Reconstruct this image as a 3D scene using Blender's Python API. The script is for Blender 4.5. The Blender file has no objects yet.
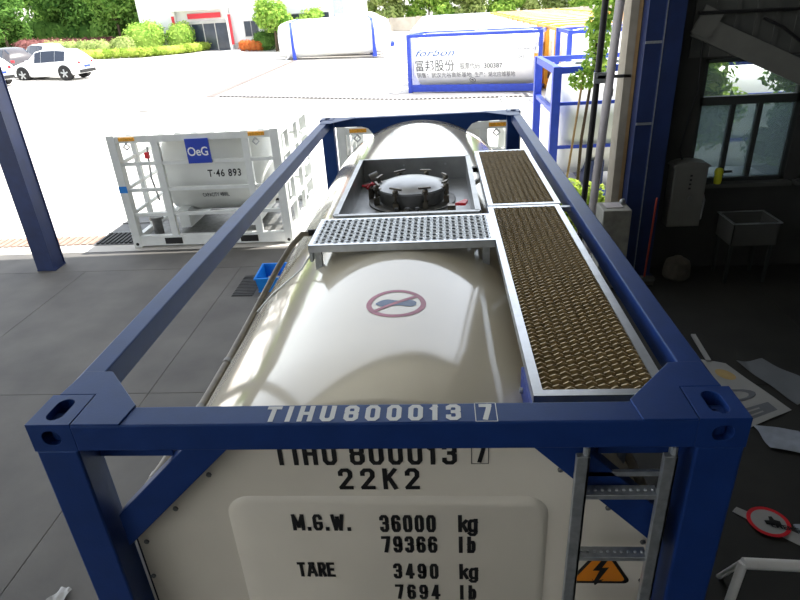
import bpy, math, random
import numpy as np
from mathutils import Vector, Matrix
random.seed(7)
S = bpy.context.scene
COL = S.collection
PI = math.pi

# ------------------------------------------------------------------ camera
def set_camera():
    p, y, r = .4616, -.0824, -.0615
    cp, sp = math.cos(p), math.sin(p)
    F = Vector((math.sin(y)*cp, math.cos(y)*cp, -sp))
    rt = Vector((math.cos(y), -math.sin(y), 0)); up = rt.cross(F)
    c, s = math.cos(r), math.sin(r)
    R = c*rt + s*up; U = -s*rt + c*up
    cd = bpy.data.cameras.new('camera'); co = bpy.data.objects.new('camera', cd); COL.objects.link(co)
    m = Matrix((R, U, -F)).transposed().to_4x4(); m.translation = Vector((.2487, -1.5886, 3.8405))
    co.matrix_world = m
    cd.sensor_width = 36; cd.lens = 597.9*36/800; cd.clip_start = .05; cd.clip_end = 1000
    S.camera = co
set_camera()
# ------------------------------------------------------------------ light
SUN_DIR = Vector((.40, .12, .91)).normalized()          # points to the sun
w = bpy.data.worlds.new('world'); S.world = w; w.use_nodes = True
nt = w.node_tree; bg = nt.nodes['Background']
sk = nt.nodes.new('ShaderNodeTexSky'); sk.sky_type = 'NISHITA'; sk.sun_disc = False
sk.sun_elevation = math.asin(SUN_DIR.z); sk.sun_rotation = math.atan2(SUN_DIR.x, SUN_DIR.y)
sk.air_density = 1.2; sk.dust_density = 1.0; sk.ozone_density = 1.5
hs = nt.nodes.new('ShaderNodeHueSaturation'); hs.inputs['Saturation'].default_value = .30; hs.inputs['Value'].default_value = 1.0
nt.links.new(sk.outputs[0], hs.inputs['Color']); nt.links.new(hs.outputs[0], bg.inputs[0]); bg.inputs[1].default_value = .40   # hazy, milky sky
sl = bpy.data.lights.new('sun', 'SUN'); sl.energy = 9.0; sl.angle = .009; sl.color = (1, .96, .89)
so = bpy.data.objects.new('sun', sl); COL.objects.link(so)
so.rotation_euler = SUN_DIR.to_track_quat('Z', 'Y').to_euler(); so.location = (6, 10, 30)
vs = S.view_settings; S.display_settings.display_device = 'sRGB'
vs.view_transform = 'Standard'; vs.look = 'None'; vs.gamma = 1; vs.use_curve_mapping = False
vs.exposure = 0.52
try:
    S.cycles.max_bounces = 10; S.cycles.diffuse_bounces = 6; S.cycles.glossy_bounces = 5
except Exception: pass

# ------------------------------------------------------------------ materials
def lin(c):
    f = lambda v: v/12.92 if v <= .04045 else ((v+.055)/1.055)**2.4
    return tuple(f(v/255) for v in c)
def mat(name, rgb, rough=.5, metal=0., var=.12, scale=6., bump=0., bscale=60., coat=0., rgb2=None, lo=.35, hi=.65):
    m = bpy.data.materials.new(name); m.use_nodes = True
    t = m.node_tree; b = t.nodes['Principled BSDF']; N = t.nodes.new; L = t.links.new
    b.inputs['Roughness'].default_value = rough; b.inputs['Metallic'].default_value = metal
    if name.startswith('blue_frame'): b.inputs['Specular IOR Level'].default_value = .5; b.inputs['Specular Tint'].default_value = (.42, .68, 1, 1)  # blue of the sky's reflection is put into the specular tint
    b.inputs['Coat Weight'].default_value = coat; b.inputs['Coat Roughness'].default_value = .08
    c = lin(rgb); tc = N('ShaderNodeTexCoord')
    n = N('ShaderNodeTexNoise'); n.inputs['Scale'].default_value = scale; n.inputs['Detail'].default_value = 6
    L(tc.outputs['Object'], n.inputs['Vector'])
    r = N('ShaderNodeValToRGB'); r.color_ramp.elements[0].position = lo; r.color_ramp.elements[1].position = hi
    c2 = lin(rgb2) if rgb2 else tuple(v*(1-var) for v in c); c1 = c if rgb2 else tuple(min(1, v*(1+var*.6)) for v in c)
    r.color_ramp.elements[0].color = (*c2, 1); r.color_ramp.elements[1].color = (*c1, 1)
    L(n.outputs['Fac'], r.inputs['Fac']); L(r.outputs['Color'], b.inputs['Base Color'])
    if bump:
        n2 = N('ShaderNodeTexNoise'); n2.inputs['Scale'].default_value = bscale; n2.inputs['Detail'].default_value = 4
        L(tc.outputs['Object'], n2.inputs['Vector'])
        bp = N('ShaderNodeBump'); bp.inputs['Strength'].default_value = bump; bp.inputs['Distance'].default_value = .01
        L(n2.outputs['Fac'], bp.inputs['Height']); L(bp.outputs['Normal'], b.inputs['Normal'])
    return m
def leaf_mat(name, a, b2, trans=.45):
    m = bpy.data.materials.new(name); m.use_nodes = True; t = m.node_tree; N = t.nodes.new; L = t.links.new
    t.nodes.remove(t.nodes['Principled BSDF']); out = t.nodes['Material Output']
    g = N('ShaderNodeNewGeometry'); tc = N('ShaderNodeTexCoord'); n = N('ShaderNodeTexNoise'); n.inputs['Scale'].default_value = 1.1
    L(tc.outputs['Object'], n.inputs['Vector'])
    ad = N('ShaderNodeMath'); ad.operation = 'MULTIPLY_ADD'; ad.inputs[1].default_value = .6
    L(g.outputs['Random Per Island'], ad.inputs[0]); L(n.outputs['Fac'], ad.inputs[2])
    r = N('ShaderNodeValToRGB'); r.color_ramp.elements[0].color = (*lin(a), 1); r.color_ramp.elements[1].color = (*lin(b2), 1)
    r.color_ramp.elements[0].position = .4; r.color_ramp.elements[1].position = 1.
    L(ad.outputs[0], r.inputs['Fac'])
    d = N('ShaderNodeBsdfDiffuse'); tr = N('ShaderNodeBsdfTranslucent'); mx = N('ShaderNodeMixShader'); mx.inputs[0].default_value = trans
    L(r.outputs[0], d.inputs[0]); L(r.outputs[0], tr.inputs[0]); L(d.outputs[0], mx.inputs[1]); L(tr.outputs[0], mx.inputs[2]); L(mx.outputs[0], out.inputs[0])
    return m
def glass_mat(name, tint, haze, dirt_rgb):
    m = bpy.data.materials.new(name); m.use_nodes = True; t = m.node_tree; N = t.nodes.new; L = t.links.new
    t.nodes.remove(t.nodes['Principled BSDF']); out = t.nodes['Material Output']
    tr = N('ShaderNodeBsdfTransparent'); tr.inputs[0].default_value = (*tint, 1)
    gl = N('ShaderNodeBsdfGlossy'); gl.inputs['Roughness'].default_value = .03
    fr = N('ShaderNodeFresnel'); fr.inputs[0].default_value = 1.45
    m1 = N('ShaderNodeMixShader'); L(fr.outputs[0], m1.inputs[0]); L(tr.outputs[0], m1.inputs[1]); L(gl.outputs[0], m1.inputs[2])
    d = N('ShaderNodeBsdfTranslucent'); d.inputs[0].default_value = (*lin(dirt_rgb), 1)
    m2 = N('ShaderNodeMixShader'); m2.inputs[0].default_value = haze
    L(m1.outputs[0], m2.inputs[1]); L(d.outputs[0], m2.inputs[2]); L(m2.outputs[0], out.inputs[0])
    return m

M = dict(
    blue=mat('blue_frame_paint', (22, 48, 106), .45, var=.10, scale=9, bump=.04, bscale=90),
    blue_far=mat('blue_far_paint', (38, 66, 175), .5),
    blue_col=mat('blue_column_paint', (25, 44, 90), .5, var=.2, scale=4),
    cream=mat('cream_cladding', (214, 206, 184), .11, var=.03, scale=1.5, coat=.65),
    panel=mat('white_end_panel', (214, 206, 190), .32, var=.03, scale=3),
    white_tank=mat('white_tank_paint', (236, 236, 232), .35, var=.04, scale=2),
    grey_tank=mat('grey_tank_paint', (214, 216, 212), .4, var=.04, scale=2),
    alu=mat('aluminium', (196, 200, 204), .32, .85, var=.08, scale=20),
    galv=mat('galvanised_steel', (176, 180, 182), .42, .8, var=.15, scale=30),
    tread=mat('tank_reflection_tread', (150, 128, 86), .6, .15, var=.3, scale=40),  # brown stands in for the beige tank reflected in galvanised steel
    tread_lip=mat('highlight_tread_edge', (176, 160, 126), .5, .2, var=.25, scale=40),  # lighter copy of that brown, highlight on the strut tops put into the colour
    steel=mat('stainless_steel', (162, 164, 164), .34, .6, var=.15, scale=8),
    steel_d=mat('dull_steel', (118, 118, 116), .45, .6, var=.25, scale=12),
    bronze=mat('bronze_fitting', (104, 98, 86), .4, .7, var=.2, scale=30),
    red=mat('red_plastic', (215, 30, 45), .4),
    black=mat('black_rubber', (18, 18, 19), .6),
    ink=mat('black_lettering', (16, 16, 17), .5, var=.02),
    white_ink=mat('pale_lettering', (205, 207, 205), .5, var=.02),
    pink=mat('faded_red_print', (176, 92, 118), .4, var=.04),
    sole=mat('faded_blue_print', (72, 100, 142), .4, var=.04),
    orange_w=mat('orange_warning_vinyl', (222, 132, 30), .45, var=.04),
    hose=mat('grey_drain_hose', (116, 110, 98), .4, var=.15, scale=20),
    bracket_b=mat('blue_bracket', (40, 62, 140), .45),
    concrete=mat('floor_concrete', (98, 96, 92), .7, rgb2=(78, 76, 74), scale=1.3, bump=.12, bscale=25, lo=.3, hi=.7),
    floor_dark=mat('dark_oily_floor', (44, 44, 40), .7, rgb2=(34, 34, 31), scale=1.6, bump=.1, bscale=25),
    yard=mat('yard_concrete', (205, 202, 196), .85, rgb2=(188, 184, 178), scale=.5, bump=.08, bscale=12),
    yard_dark=mat('yard_dark_strip', (112, 102, 98), .85, scale=2),
    yard_grey=mat('yard_grey_strip', (132, 129, 127), .85, scale=2),
    block=mat('concrete_block', (160, 160, 152), .8, var=.2, scale=8, bump=.2),
    grate=mat('drain_grate_iron', (92, 92, 92), .5, .6, var=.2),
    rust=mat('drain_rusty_slat', (150, 124, 110), .8, var=.2, scale=10),
    frame_grey=mat('light_grey_frame_paint', (224, 227, 225), .4, var=.05),
    label_o=mat('orange_label', (226, 160, 36), .5, var=.3, scale=30),
    sign_blue=mat('blue_sign', (24, 60, 176), .4, var=.03),
    white=mat('white_paint', (238, 238, 236), .45, var=.03),
    orange=mat('orange_frame_paint', (236, 168, 52), .5, var=.06),
    rail_glare=mat('glare_paled_blue_rail', (196, 198, 226), .5),  # blue rails whitened in the colour to look overexposed by sun
    carwhite=mat('car_white_paint', (238, 240, 240), .2, coat=.6, var=.02),
    cargrey=mat('car_grey_paint', (66, 62, 64), .25, coat=.6, var=.04),
    carglass=mat('car_dark_glass', (40, 48, 62), .08, var=.05),
    tyre=mat('tyre_rubber', (26, 26, 27), .8),
    lamp_red=mat('tail_lamp_red', (190, 20, 34), .25),
    bldg=mat('white_render_wall', (226, 226, 224), .8, var=.03, scale=2),
    plinth=mat('grey_stone_plinth', (176, 174, 172), .8, var=.1, scale=3),
    win_dark=mat('dark_window_glass', (52, 60, 72), .12, var=.2, scale=2),
    sign_red=mat('red_sign', (200, 36, 52), .5, var=.05),
    garden=mat('concrete_garden_wall', (172, 164, 152), .85, var=.2, scale=.6),
    bark=mat('bark', (88, 74, 58), .9, var=.3, scale=12, bump=.4),
    wall_in=mat('dull_wall_sheet', (72, 73, 69), .75, var=.15, scale=2),
    wall_low=mat('dark_lower_wall', (50, 50, 47), .85, var=.2, scale=2),
    roof=mat('roof_sheet', (172, 171, 164), .8, var=.08),
    winframe=mat('dark_window_frame', (44, 48, 46), .5),
    cab=mat('grey_cabinet_paint', (104, 104, 98), .5, var=.06),
    yellow=mat('yellow_plastic', (206, 206, 40), .45),
    pipe=mat('grey_white_pipe', (196, 190, 192), .45, var=.08),
    beige=mat('beige_wall_edge', (158, 150, 134), .8, var=.1),
    tan=mat('tan_strip', (172, 140, 96), .7),
    crate=mat('blue_crate_plastic', (20, 130, 220), .4, var=.05),
    paper=mat('white_sheet', (164, 165, 164), .5, var=.06, scale=5),
    film=mat('blueish_white_film', (160, 168, 182), .35, var=.15, scale=9),
    grey_print=mat('grey_print', (112, 116, 122), .5, var=.03),
    sack=mat('grey_sack_cloth', (86, 82, 73), .9, var=.2, scale=10, bump=.3),
    broomred=mat('red_broom_handle', (170, 60, 40), .5),
    brass=mat('tan_sticker', (190, 164, 110), .5),
    logo_blue=mat('logo_blue_print', (20, 74, 140), .5, var=.02),
    soft_ink=mat('grey_ink', (56, 58, 64), .6, var=.02),
    leaf1=leaf_mat('leaf_mid_green', (52, 98, 40), (142, 178, 90)),
    leaf2=leaf_mat('leaf_bright_green', (84, 134, 48), (174, 202, 100)),
    leaf3=leaf_mat('leaf_dark_green', (44, 82, 38), (112, 150, 74)),
    leaf4=leaf_mat('leaf_pale_olive', (110, 134, 70), (184, 196, 126)),
    leafp=leaf_mat('leaf_purple', (84, 50, 54), (150, 104, 100)),
    leafo=leaf_mat('leaf_orange', (170, 80, 40), (224, 140, 80)),
    leafy=leaf_mat('leaf_yellow_green', (112, 144, 50), (186, 202, 100)),
    glass_clear=glass_mat('window_glass_upper', (.72, .75, .74), .10, (150, 160, 160)),
    glass_haze=glass_mat('window_glass_dusty', (.5, .56, .58), .34, (138, 152, 158)),
)

# ------------------------------------------------------------------ mesh builder
class MB:
    def __init__(s): s.v = []; s.f = []; s.mi = []
    def add(s, vs, fs, mi=0):
        o = len(s.v); s.v += [tuple(v) for v in vs]; s.f += [tuple(i+o for i in f) for f in fs]; s.mi += [mi]*len(fs); return s
    def box(s, a, b, mi=0):
        x0, y0, z0 = a; x1, y1, z1 = b
        return s.add([(x0,y0,z0),(x1,y0,z0),(x1,y1,z0),(x0,y1,z0),(x0,y0,z1),(x1,y0,z1),(x1,y1,z1),(x0,y1,z1)],
                     [(0,3,2,1),(4,5,6,7),(0,1,5,4),(1,2,6,5),(2,3,7,6),(3,0,4,7)], mi)
    def bar(s, p, q, w, h, up=(0,0,1), mi=0):
        p = Vector(p); q = Vector(q); d = (q-p).normalized(); up = Vector(up)
        if abs(d.dot(up)) > .99: up = Vector((0,1,0))
        r = d.cross(up).normalized(); u = r.cross(d)
        vs = [c + r*a*w/2 + u*b*h/2 for c in (p, q) for a, b in ((-1,-1),(1,-1),(1,1),(-1,1))]
        return s.add(vs, [(0,3,2,1),(4,5,6,7),(0,1,5,4),(1,2,6,5),(2,3,7,6),(3,0,4,7)][0:2] + [(0,1,5,4),(1,2,6,5),(2,3,7,6),(3,0,4,7)], mi)
    def tube(s, pts, r, n=10, mi=0, cap=True):
        pts = [Vector(p) for p in pts]; rs = r if isinstance(r, (list, tuple)) else [r]*len(pts)
        prev = None; vs = []
        for i, p in enumerate(pts):
            d = (pts[min(i+1, len(pts)-1)] - pts[max(i-1, 0)]).normalized()
            if prev is None:
                a = Vector((0,0,1)) if abs(d.z) < .9 else Vector((1,0,0)); x = d.cross(a).normalized()
            else:
                x = (prev - d*prev.dot(d)).normalized()
            prev = x; y = d.cross(x)
            vs += [p + (x*math.cos(2*PI*k/n) + y*math.sin(2*PI*k/n))*rs[i] for k in range(n)]
        fs = [(i*n+k, i*n+(k+1)%n, (i+1)*n+(k+1)%n, (i+1)*n+k) for i in range(len(pts)-1) for k in range(n)]
        if cap: fs += [tuple(reversed(range(n))), tuple(range((len(pts)-1)*n, len(pts)*n))]
        return s.add(vs, fs, mi)
    def lathe(s, prof, o=(0,0,0), axis='z', n=24, mi=0):
        # prof: list of (radius, height along axis)
        vs = []
        for r, h in prof:
            for k in range(n):
                a = 2*PI*k/n; c, d = r*math.cos(a), r*math.sin(a)
                v = {'z': (c, d, h), 'x': (h, c, d), 'y': (d, h, c)}[axis]
                vs.append((v[0]+o[0], v[1]+o[1], v[2]+o[2]))
        fs = [(i*n+k, i*n+(k+1)%n, (i+1)*n+(k+1)%n, (i+1)*n+k) for i in range(len(prof)-1) for k in range(n)]
        fs += [tuple(reversed(range(n))), tuple(range((len(prof)-1)*n, len(prof)*n))]
        return s.add(vs, fs, mi)
    def prism(s, pts, fn, d0, d1, mi=0):
        # pts: 2D polygon, fn(u, v, d) -> xyz
        n = len(pts)
        vs = [fn(u, v, d0) for u, v in pts] + [fn(u, v, d1) for u, v in pts]
        fs = [tuple(reversed(range(n))), tuple(range(n, 2*n))] + [(i, (i+1)%n, n+(i+1)%n, n+i) for i in range(n)]
        return s.add(vs, fs, mi)
    def shift(s, off):
        s.v = [(x+off[0], y+off[1], z+off[2]) for x, y, z in s.v]; return s
    def mesh(s, name, mats, smooth=False):
        me = bpy.data.meshes.new(name); me.from_pydata(s.v, [], s.f)
        mats = mats if isinstance(mats, (list, tuple)) else [mats]
        for m in mats: me.materials.append(m)
        if len(mats) > 1: me.polygons.foreach_set('material_index', s.mi)
        if smooth: me.polygons.foreach_set('use_smooth', [True]*len(me.polygons))
        me.update(); return me
    def build(s, name, mats, parent=None, bevel=0, smooth=False, fix=True, weld=False):
        me = s.mesh(name, mats, smooth)
        if fix:
            import bmesh
            bm = bmesh.new(); bm.from_mesh(me)
            if weld: bmesh.ops.remove_doubles(bm, verts=bm.verts, dist=1e-4)
            bmesh.ops.recalc_face_normals(bm, faces=bm.faces); bm.to_mesh(me); bm.free()
        if smooth:
            try: me.set_sharp_from_angle(angle=math.radians(40))
            except Exception: pass
        return link(name, me, parent, bevel)
def link(name, me, parent=None, bevel=0):
    o = bpy.data.objects.new(name, me); COL.objects.link(o)
    if parent: o.parent = parent
    if bevel:
        b = o.modifiers.new('bevel', 'BEVEL'); b.width = bevel; b.segments = 2; b.limit_method = 'ANGLE'; b.angle_limit = .7
    return o
def tag(o, label=None, cat=None, group=None, kind=None):
    if label: o['label'] = label
    if cat: o['category'] = cat
    if group: o['group'] = group
    if kind: o['kind'] = kind
    return o
def thing(name, label, cat, loc=(0,0,0), rz=0, group=None):
    o = bpy.data.objects.new(name, None); COL.objects.link(o); o.location = loc; o.rotation_euler = (0,0,rz)
    o.empty_display_size = .2
    return tag(o, label, cat, group)
def kids(o): return [c for c in bpy.data.objects if c.parent == o]
def dup(root, loc, rz, label, scale=1.0, group=None):
    r = root.copy(); COL.objects.link(r); r.location = loc; r.rotation_euler = (0,0,rz); r.scale = (scale,)*3
    r['label'] = label
    if group: r['group'] = group
    for ch in kids(root):
        c = ch.copy(); COL.objects.link(c); c.parent = r
        for g in kids(ch):
            d = g.copy(); COL.objects.link(d); d.parent = c
    return r
def struct(name, b, m, parent=None, **k):
    return tag(b.build(name, m, parent, **k), kind='structure') if parent is None else b.build(name, m, parent, **k)

# lettering: a text curve turned into a mesh, fitted to x0..x1 and a cap height, then placed by fn(u, v, depth)
_cap = {}
def lettering(name, txt, x0, x1, base, cap, fn, m, parent, bold=.02, space=1.0, depth=.0012, shear=0):
    c = bpy.data.curves.new('t', 'FONT'); c.body = txt; c.offset = bold; c.space_character = space; c.shear = shear
    c.fill_mode = 'FRONT'; c.resolution_u = 3
    o = bpy.data.objects.new('t', c); COL.objects.link(o)
    def grab():
        dg = bpy.context.evaluated_depsgraph_get(); dg.update()
        return bpy.data.meshes.new_from_object(o.evaluated_get(dg))
    me = grab()
    if bold not in _cap:
        c.body = 'H'; mh = grab(); ys = [v.co.y for v in mh.vertices]; _cap[bold] = (min(ys), max(ys))
    b0, b1 = _cap[bold]
    xs = [v.co.x for v in me.vertices]
    if not xs: return None
    a, b = min(xs), max(xs); sx = (x1-x0)/(b-a); sy = cap/(b1-b0)
    P = [(x0+(v.co.x-a)*sx, base+(v.co.y-b0)*sy) for v in me.vertices]
    out = MB(); n = len(P); fs = [tuple(p.vertices) for p in me.polygons]
    out.add([fn(u, v, depth) for u, v in P], fs)
    bpy.data.objects.remove(o); bpy.data.curves.remove(c)
    r = out.build(name, m, parent, fix=False)
    return r

# condensed block capitals drawn as thick strokes in a unit cell
GL = {
 'T': [(0,1,1,1), (.5,0,.5,1)], 'I': [(.5,0,.5,1)], 'H': [(0,0,0,1), (1,0,1,1), (0,.52,1,.52)],
 'U': [(0,1,0,.15,.25,0,.75,0,1,.15,1,1)], '0': [(0,.15,0,.85,.25,1,.75,1,1,.85,1,.15,.75,0,.25,0,0,.15)],
 '8': [(.2,.53,0,.62,0,.88,.25,1,.75,1,1,.88,1,.62,.8,.53,.2,.53), (.2,.53,0,.42,0,.12,.25,0,.75,0,1,.12,1,.42,.8,.53)],
 '1': [(.62,0,.62,1), (.05,.80,.62,.93)], '3': [(0,.82,0,.9,.25,1,.75,1,1,.88,1,.62,.75,.53,.5,.53), (.75,.53,1,.42,1,.12,.75,0,.25,0,0,.1,0,.18)],
 '7': [(0,1,1,1), (1,1,.86,.68,.42,0)], '2': [(0,.78,0,.88,.25,1,.75,1,1,.88,1,.64,0,.04), (0,0,1,0)],
 '6': [(1,.83,1,.9,.75,1,.25,1,0,.85,0,.15,.25,0,.75,0,1,.13,1,.44,.75,.57,.25,.57,0,.47)],
 '9': [(0,.17,0,.1,.25,0,.75,0,1,.15,1,.85,.75,1,.25,1,0,.87,0,.56,.25,.43,.75,.43,1,.53)],
 '4': [(.72,0,.72,1), (.66,1,0,.26), (0,.26,1.08,.26)], 'K': [(0,0,0,1), (1,1,.06,.42), (.38,.6,1,0)], 'M': [(0,0,0,1), (0,1,.5,.2), (.5,.2,1,1), (1,0,1,1)], 'W': [(0,1,.24,0), (.24,0,.5,.85), (.5,.85,.76,0), (.76,0,1,1)],
 'G': [(1,.8,1,.87,.75,1,.25,1,0,.85,0,.15,.25,0,.75,0,1,.15,1,.45,.6,.45)], 'A': [(0,0,.46,1), (.54,1,1,0), (.3,1,.7,1), (.2,.27,.8,.27)],
 'R': [(0,0,0,1,.75,1,1,.87,1,.62,.75,.5,0,.5), (.55,.5,1,0)], 'E': [(1,1,0,1,0,0,1,0), (0,.52,.85,.52)], '.': [(.5,-.02,.5,.06)],
 'k': [(0,0,0,1), (.95,.68,.08,.3), (.42,.45,1,0)], 'g': [(1,.02,.7,-.0,.25,0,0,.14,0,.56,.25,.7,.75,.7,1,.6), (1,.74,1,-.16,.75,-.28,.25,-.28,0,-.18)],
 'l': [(.5,0,.5,1)], 'b': [(0,0,0,1), (0,.58,.28,.7,.75,.7,1,.56,1,.14,.75,0,.28,0,0,.1)],
}
GW = {'I': .2, 'l': .2, '.': .2, '1': .36, 'M': .56, 'W': .60, 'A': .54}
def stroke_text(txt, x0, x1, base, cap, fn, m, parent, wd=.47, th=.168):
    ws = [GW.get(c, wd)*cap for c in txt]; gap = (x1-x0-sum(ws))/max(1, len(txt)-1); th *= cap; b = MB(); x = x0; lift = 0
    for c, w_ in zip(txt, ws):
        for st_ in GL[c]:
            lift += .00002
            p = [(x+th/2+st_[i]*(w_-th) if w_ > .21*cap else x+w_/2, base+th/2+st_[i+1]*(cap-th)) for i in range(0, len(st_), 2)]
            cl = p[0] == p[-1]; n = len(p); Lp = []; Rp = []
            for i in range(n):
                a = p[i-1] if i else (p[-2] if cl else None); d = p[i+1] if i < n-1 else (p[1] if cl else None); q = p[i]
                dirs = []
                if a: dirs.append(Vector((q[0]-a[0], q[1]-a[1])).normalized())
                if d: dirs.append(Vector((d[0]-q[0], d[1]-q[1])).normalized())
                if len(dirs) == 1:
                    t = dirs[0]; nn = Vector((-t.y, t.x))*th/2; q = Vector(q) + t*(th/2 if a else -th/2)
                    Lp.append(q+nn); Rp.append(q-nn)
                else:
                    n1 = Vector((-dirs[0].y, dirs[0].x)); n2 = Vector((-dirs[1].y, dirs[1].x)); mm = (n1+n2).normalized()
                    k = min(1.6, 1/max(.3, mm.dot(n1))); Lp.append(Vector(q)+mm*k*th/2); Rp.append(Vector(q)-mm*k*th/2)
            b.add([fn(v.x, v.y, .0012+lift) for v in Lp] + [fn(v.x, v.y, .0012+lift) for v in Rp], [(i, i+1, n+i+1, n+i) for i in range(n-1)])
        x += w_+gap
    return b.build('lettering', m, parent, fix=False)

# gently rising yard, level near the workshop
def gz(x, y):
    s = min(1, max(0, (y-12)/14)); s = s*s*(3-2*s)
    return .042*min(45, max(0, -(x+1.5)))*s

# ------------------------------------------------------------------ setting: floor and yard
def slab(poly, z0, z1, name, m, parent):
    MB().prism(poly, lambda u, v, d: (u, v, d), z0, z1).build(name, m, parent, bevel=.006)
fl = tag(MB().box((-16, -14, -.3), (10, 8.40, -.02)).build('floor', M['concrete']), 'worn grey concrete workshop floor cast in slabs', kind='structure')
J = .0022
xs = [-16, -9.6, -5.88, -3.15, 1.3, 4.6, 10]
ys = [-14, -7, -.6, 3.88, 7.5]
for i in range(len(xs)-1):
    for j in range(len(ys)-1):
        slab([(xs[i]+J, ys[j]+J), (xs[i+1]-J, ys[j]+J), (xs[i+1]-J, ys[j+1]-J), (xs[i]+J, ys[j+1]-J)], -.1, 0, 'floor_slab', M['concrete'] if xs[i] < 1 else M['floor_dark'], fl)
slab([(-16, 7.5+J), (10, 7.5+J), (10, 8.40), (-16, 8.40)], -.1, 0, 'floor_edge_strip', M['concrete'], fl)
nx, ny = 60, 50
gx = np.linspace(-90, 60, nx); gy = 8.41 + (np.linspace(0, 1, ny)**2)*150
g = MB(); g.add([(x, y, gz(x, y)) for y in gy for x in gx], [(j*nx+i, j*nx+i+1, (j+1)*nx+i+1, (j+1)*nx+i) for j in range(ny-1) for i in range(nx-1)])
yard = tag(g.build('ground', M['yard'], smooth=True, fix=False), 'bright sunlit concrete yard outside the workshop', kind='structure')
g = MB(); g.add([(-90, -60, -.32), (-16.02, -60, -.02), (-16.02, 8.41, -.02), (-90, 8.41, -.02)], [(0, 1, 2, 3)])
tag(g.build('ground', M['yard'], fix=False), 'concrete yard beside the open left bay', kind='structure')
# strips let into the yard
b = MB(); n = 20
for k in range(n):
    y0, y1 = 26.8+k*.95, 26.8+(k+1)*.95; za, zb = gz(-10.4, y0)+.03, gz(-10.4, y1)+.03
    b.add([(-10.62, y0, za), (-10.2, y0, za), (-10.2, y1, zb), (-10.62, y1, zb)], [(0,1,2,3)])
tag(b.build('trim_1', M['yard_dark'], fix=False), kind='structure')
b = MB()
for k in range(24):
    x0, x1 = -10.2+k*.6, -10.2+(k+1)*.6
    f = lambda x, y: (x, y-.19*(x+10.2)*.9/1.0*.9, gz(x, 27)+.025)
    b.add([f(x0, 26.9), f(x1, 26.9), f(x1, 29.0), f(x0, 29.0)], [(0,1,2,3)])
far_drain = tag(b.build('trim_2', M['yard_grey'], fix=False), kind='structure')
b = MB()
for k in range(72):
    x = -9.9+k*.19; y = 26.95-.154*(x+10.2)
    b.box((x, y, gz(x, 27)+.02), (x+.1, y+.16, gz(x, 27)+.05))
b.build('drain_slot', M['black'], far_drain, fix=False)['kind'] = 'stuff'
# brick coloured slotted drain cover in front of the yard, left
dr = tag(MB().box((-13, 8.78, -.05), (-6.42, 9.28, .004)).build('trim_3', M['yard_grey']), kind='structure')
for k in range(46):
    x = -13+.03+k*.143
    MB().box((x, 8.8, .004), (x+.095, 9.26, .022)).build('slat', M['rust'], dr, fix=False)
gr = thing('drain_grate', 'dark steel bar grate in the yard beside the left end of the caged tank', 'grate', (-6.42, 8.75, 0))
MB().box((0, 0, 0), (1.35, 1.9, .012)).build('base', M['grate'], gr)
for k in range(14):
    MB().box((.05+k*.093, .05, .012), (.05+k*.093+.045, .62, .035)).build('bar', M['black'], gr, fix=False)
for k in range(3): MB().box((.0, .62+k*.6, .012), (1.35, .66+k*.6, .03)).build('crossbar', M['steel_d'], gr, fix=False)
gr = thing('drain_grate', 'small iron grate let into the floor beside the blue crate', 'grate', (-2.96, 6.36, 0))
MB().box((0, 0, 0), (.32, .76, .004)).build('base', M['black'], gr)
for k in range(13): MB().box((0, .03+k*.055, .004), (.32, .055+k*.055, .014)).build('bar', M['grate'], gr, fix=False)

# ------------------------------------------------------------------ setting: workshop shell
RE = 9.45; RZ = 8.6
zroof = lambda x: RZ + .27*max(0, 1-x)                 # monopitch rising to the left
b = MB(); n = 44
def roof_strip(x0, x1, t0, t1):
    vs_ = [(x, y, zroof(x)+t) for t in (t0, t1) for x, y in ((x0, -14), (x1, -14), (x1, RE), (x0, RE))]
    b.add(vs_, [(0,3,2,1), (4,5,6,7), (0,1,5,4), (1,2,6,5), (2,3,7,6), (3,0,4,7)])
for k in range(n):                                     # ribbed roof sheet
    x0 = -18+k*.64; roof_strip(x0, x0+.60, 0, .06); roof_strip(x0+.56, x0+.66, .02, .1)
ceil = tag(b.build('ceiling', M['roof'], fix=False), kind='structure')
for y in (-10, -4, 2, 8.9):
    MB().bar((-18, y, zroof(-18)-.25), (1, y, RZ-.25), .2, .45).bar((1, y, RZ-.25), (10, y, RZ-.25), .2, .45).build('roof_beam', M['blue_col'], ceil)
W0, W1 = 7.0, 7.22
wl = MB()
wl.box((2.86, W0, 0), (10, W1, 1.30)); wl.box((2.86, W0, 1.30), (3.74, W1, 2.96)); wl.box((5.06, W0, 1.30), (5.24, W1, 2.96))
wl.box((6.56, W0, 1.30), (10, W1, 2.96)); wl.box((2.86, W0, 2.96), (10, W1, RZ))
wall = tag(wl.build('wall_back', M['wall_low']), kind='structure')
for k in range(26): MB().box((3.5+k*.25, W0-.03, 2.99), (3.56+k*.25, W0, RZ-.02)).build('wall_rib', M['wall_in'], wall, fix=False)
MB().box((3.5, W0-.012, 2.98), (10, W0-.002, RZ-.02)).build('wall_sheet', M['wall_in'], wall)
tag(MB().box((9.8, -14, 0), (10, 7.0, RZ)).build('wall_right', M['wall_low']), kind='structure')
tag(MB().box((-16.2, -14.2, 0), (10, -14, RZ)).build('wall_rear', M['bldg']), kind='structure')
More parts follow.
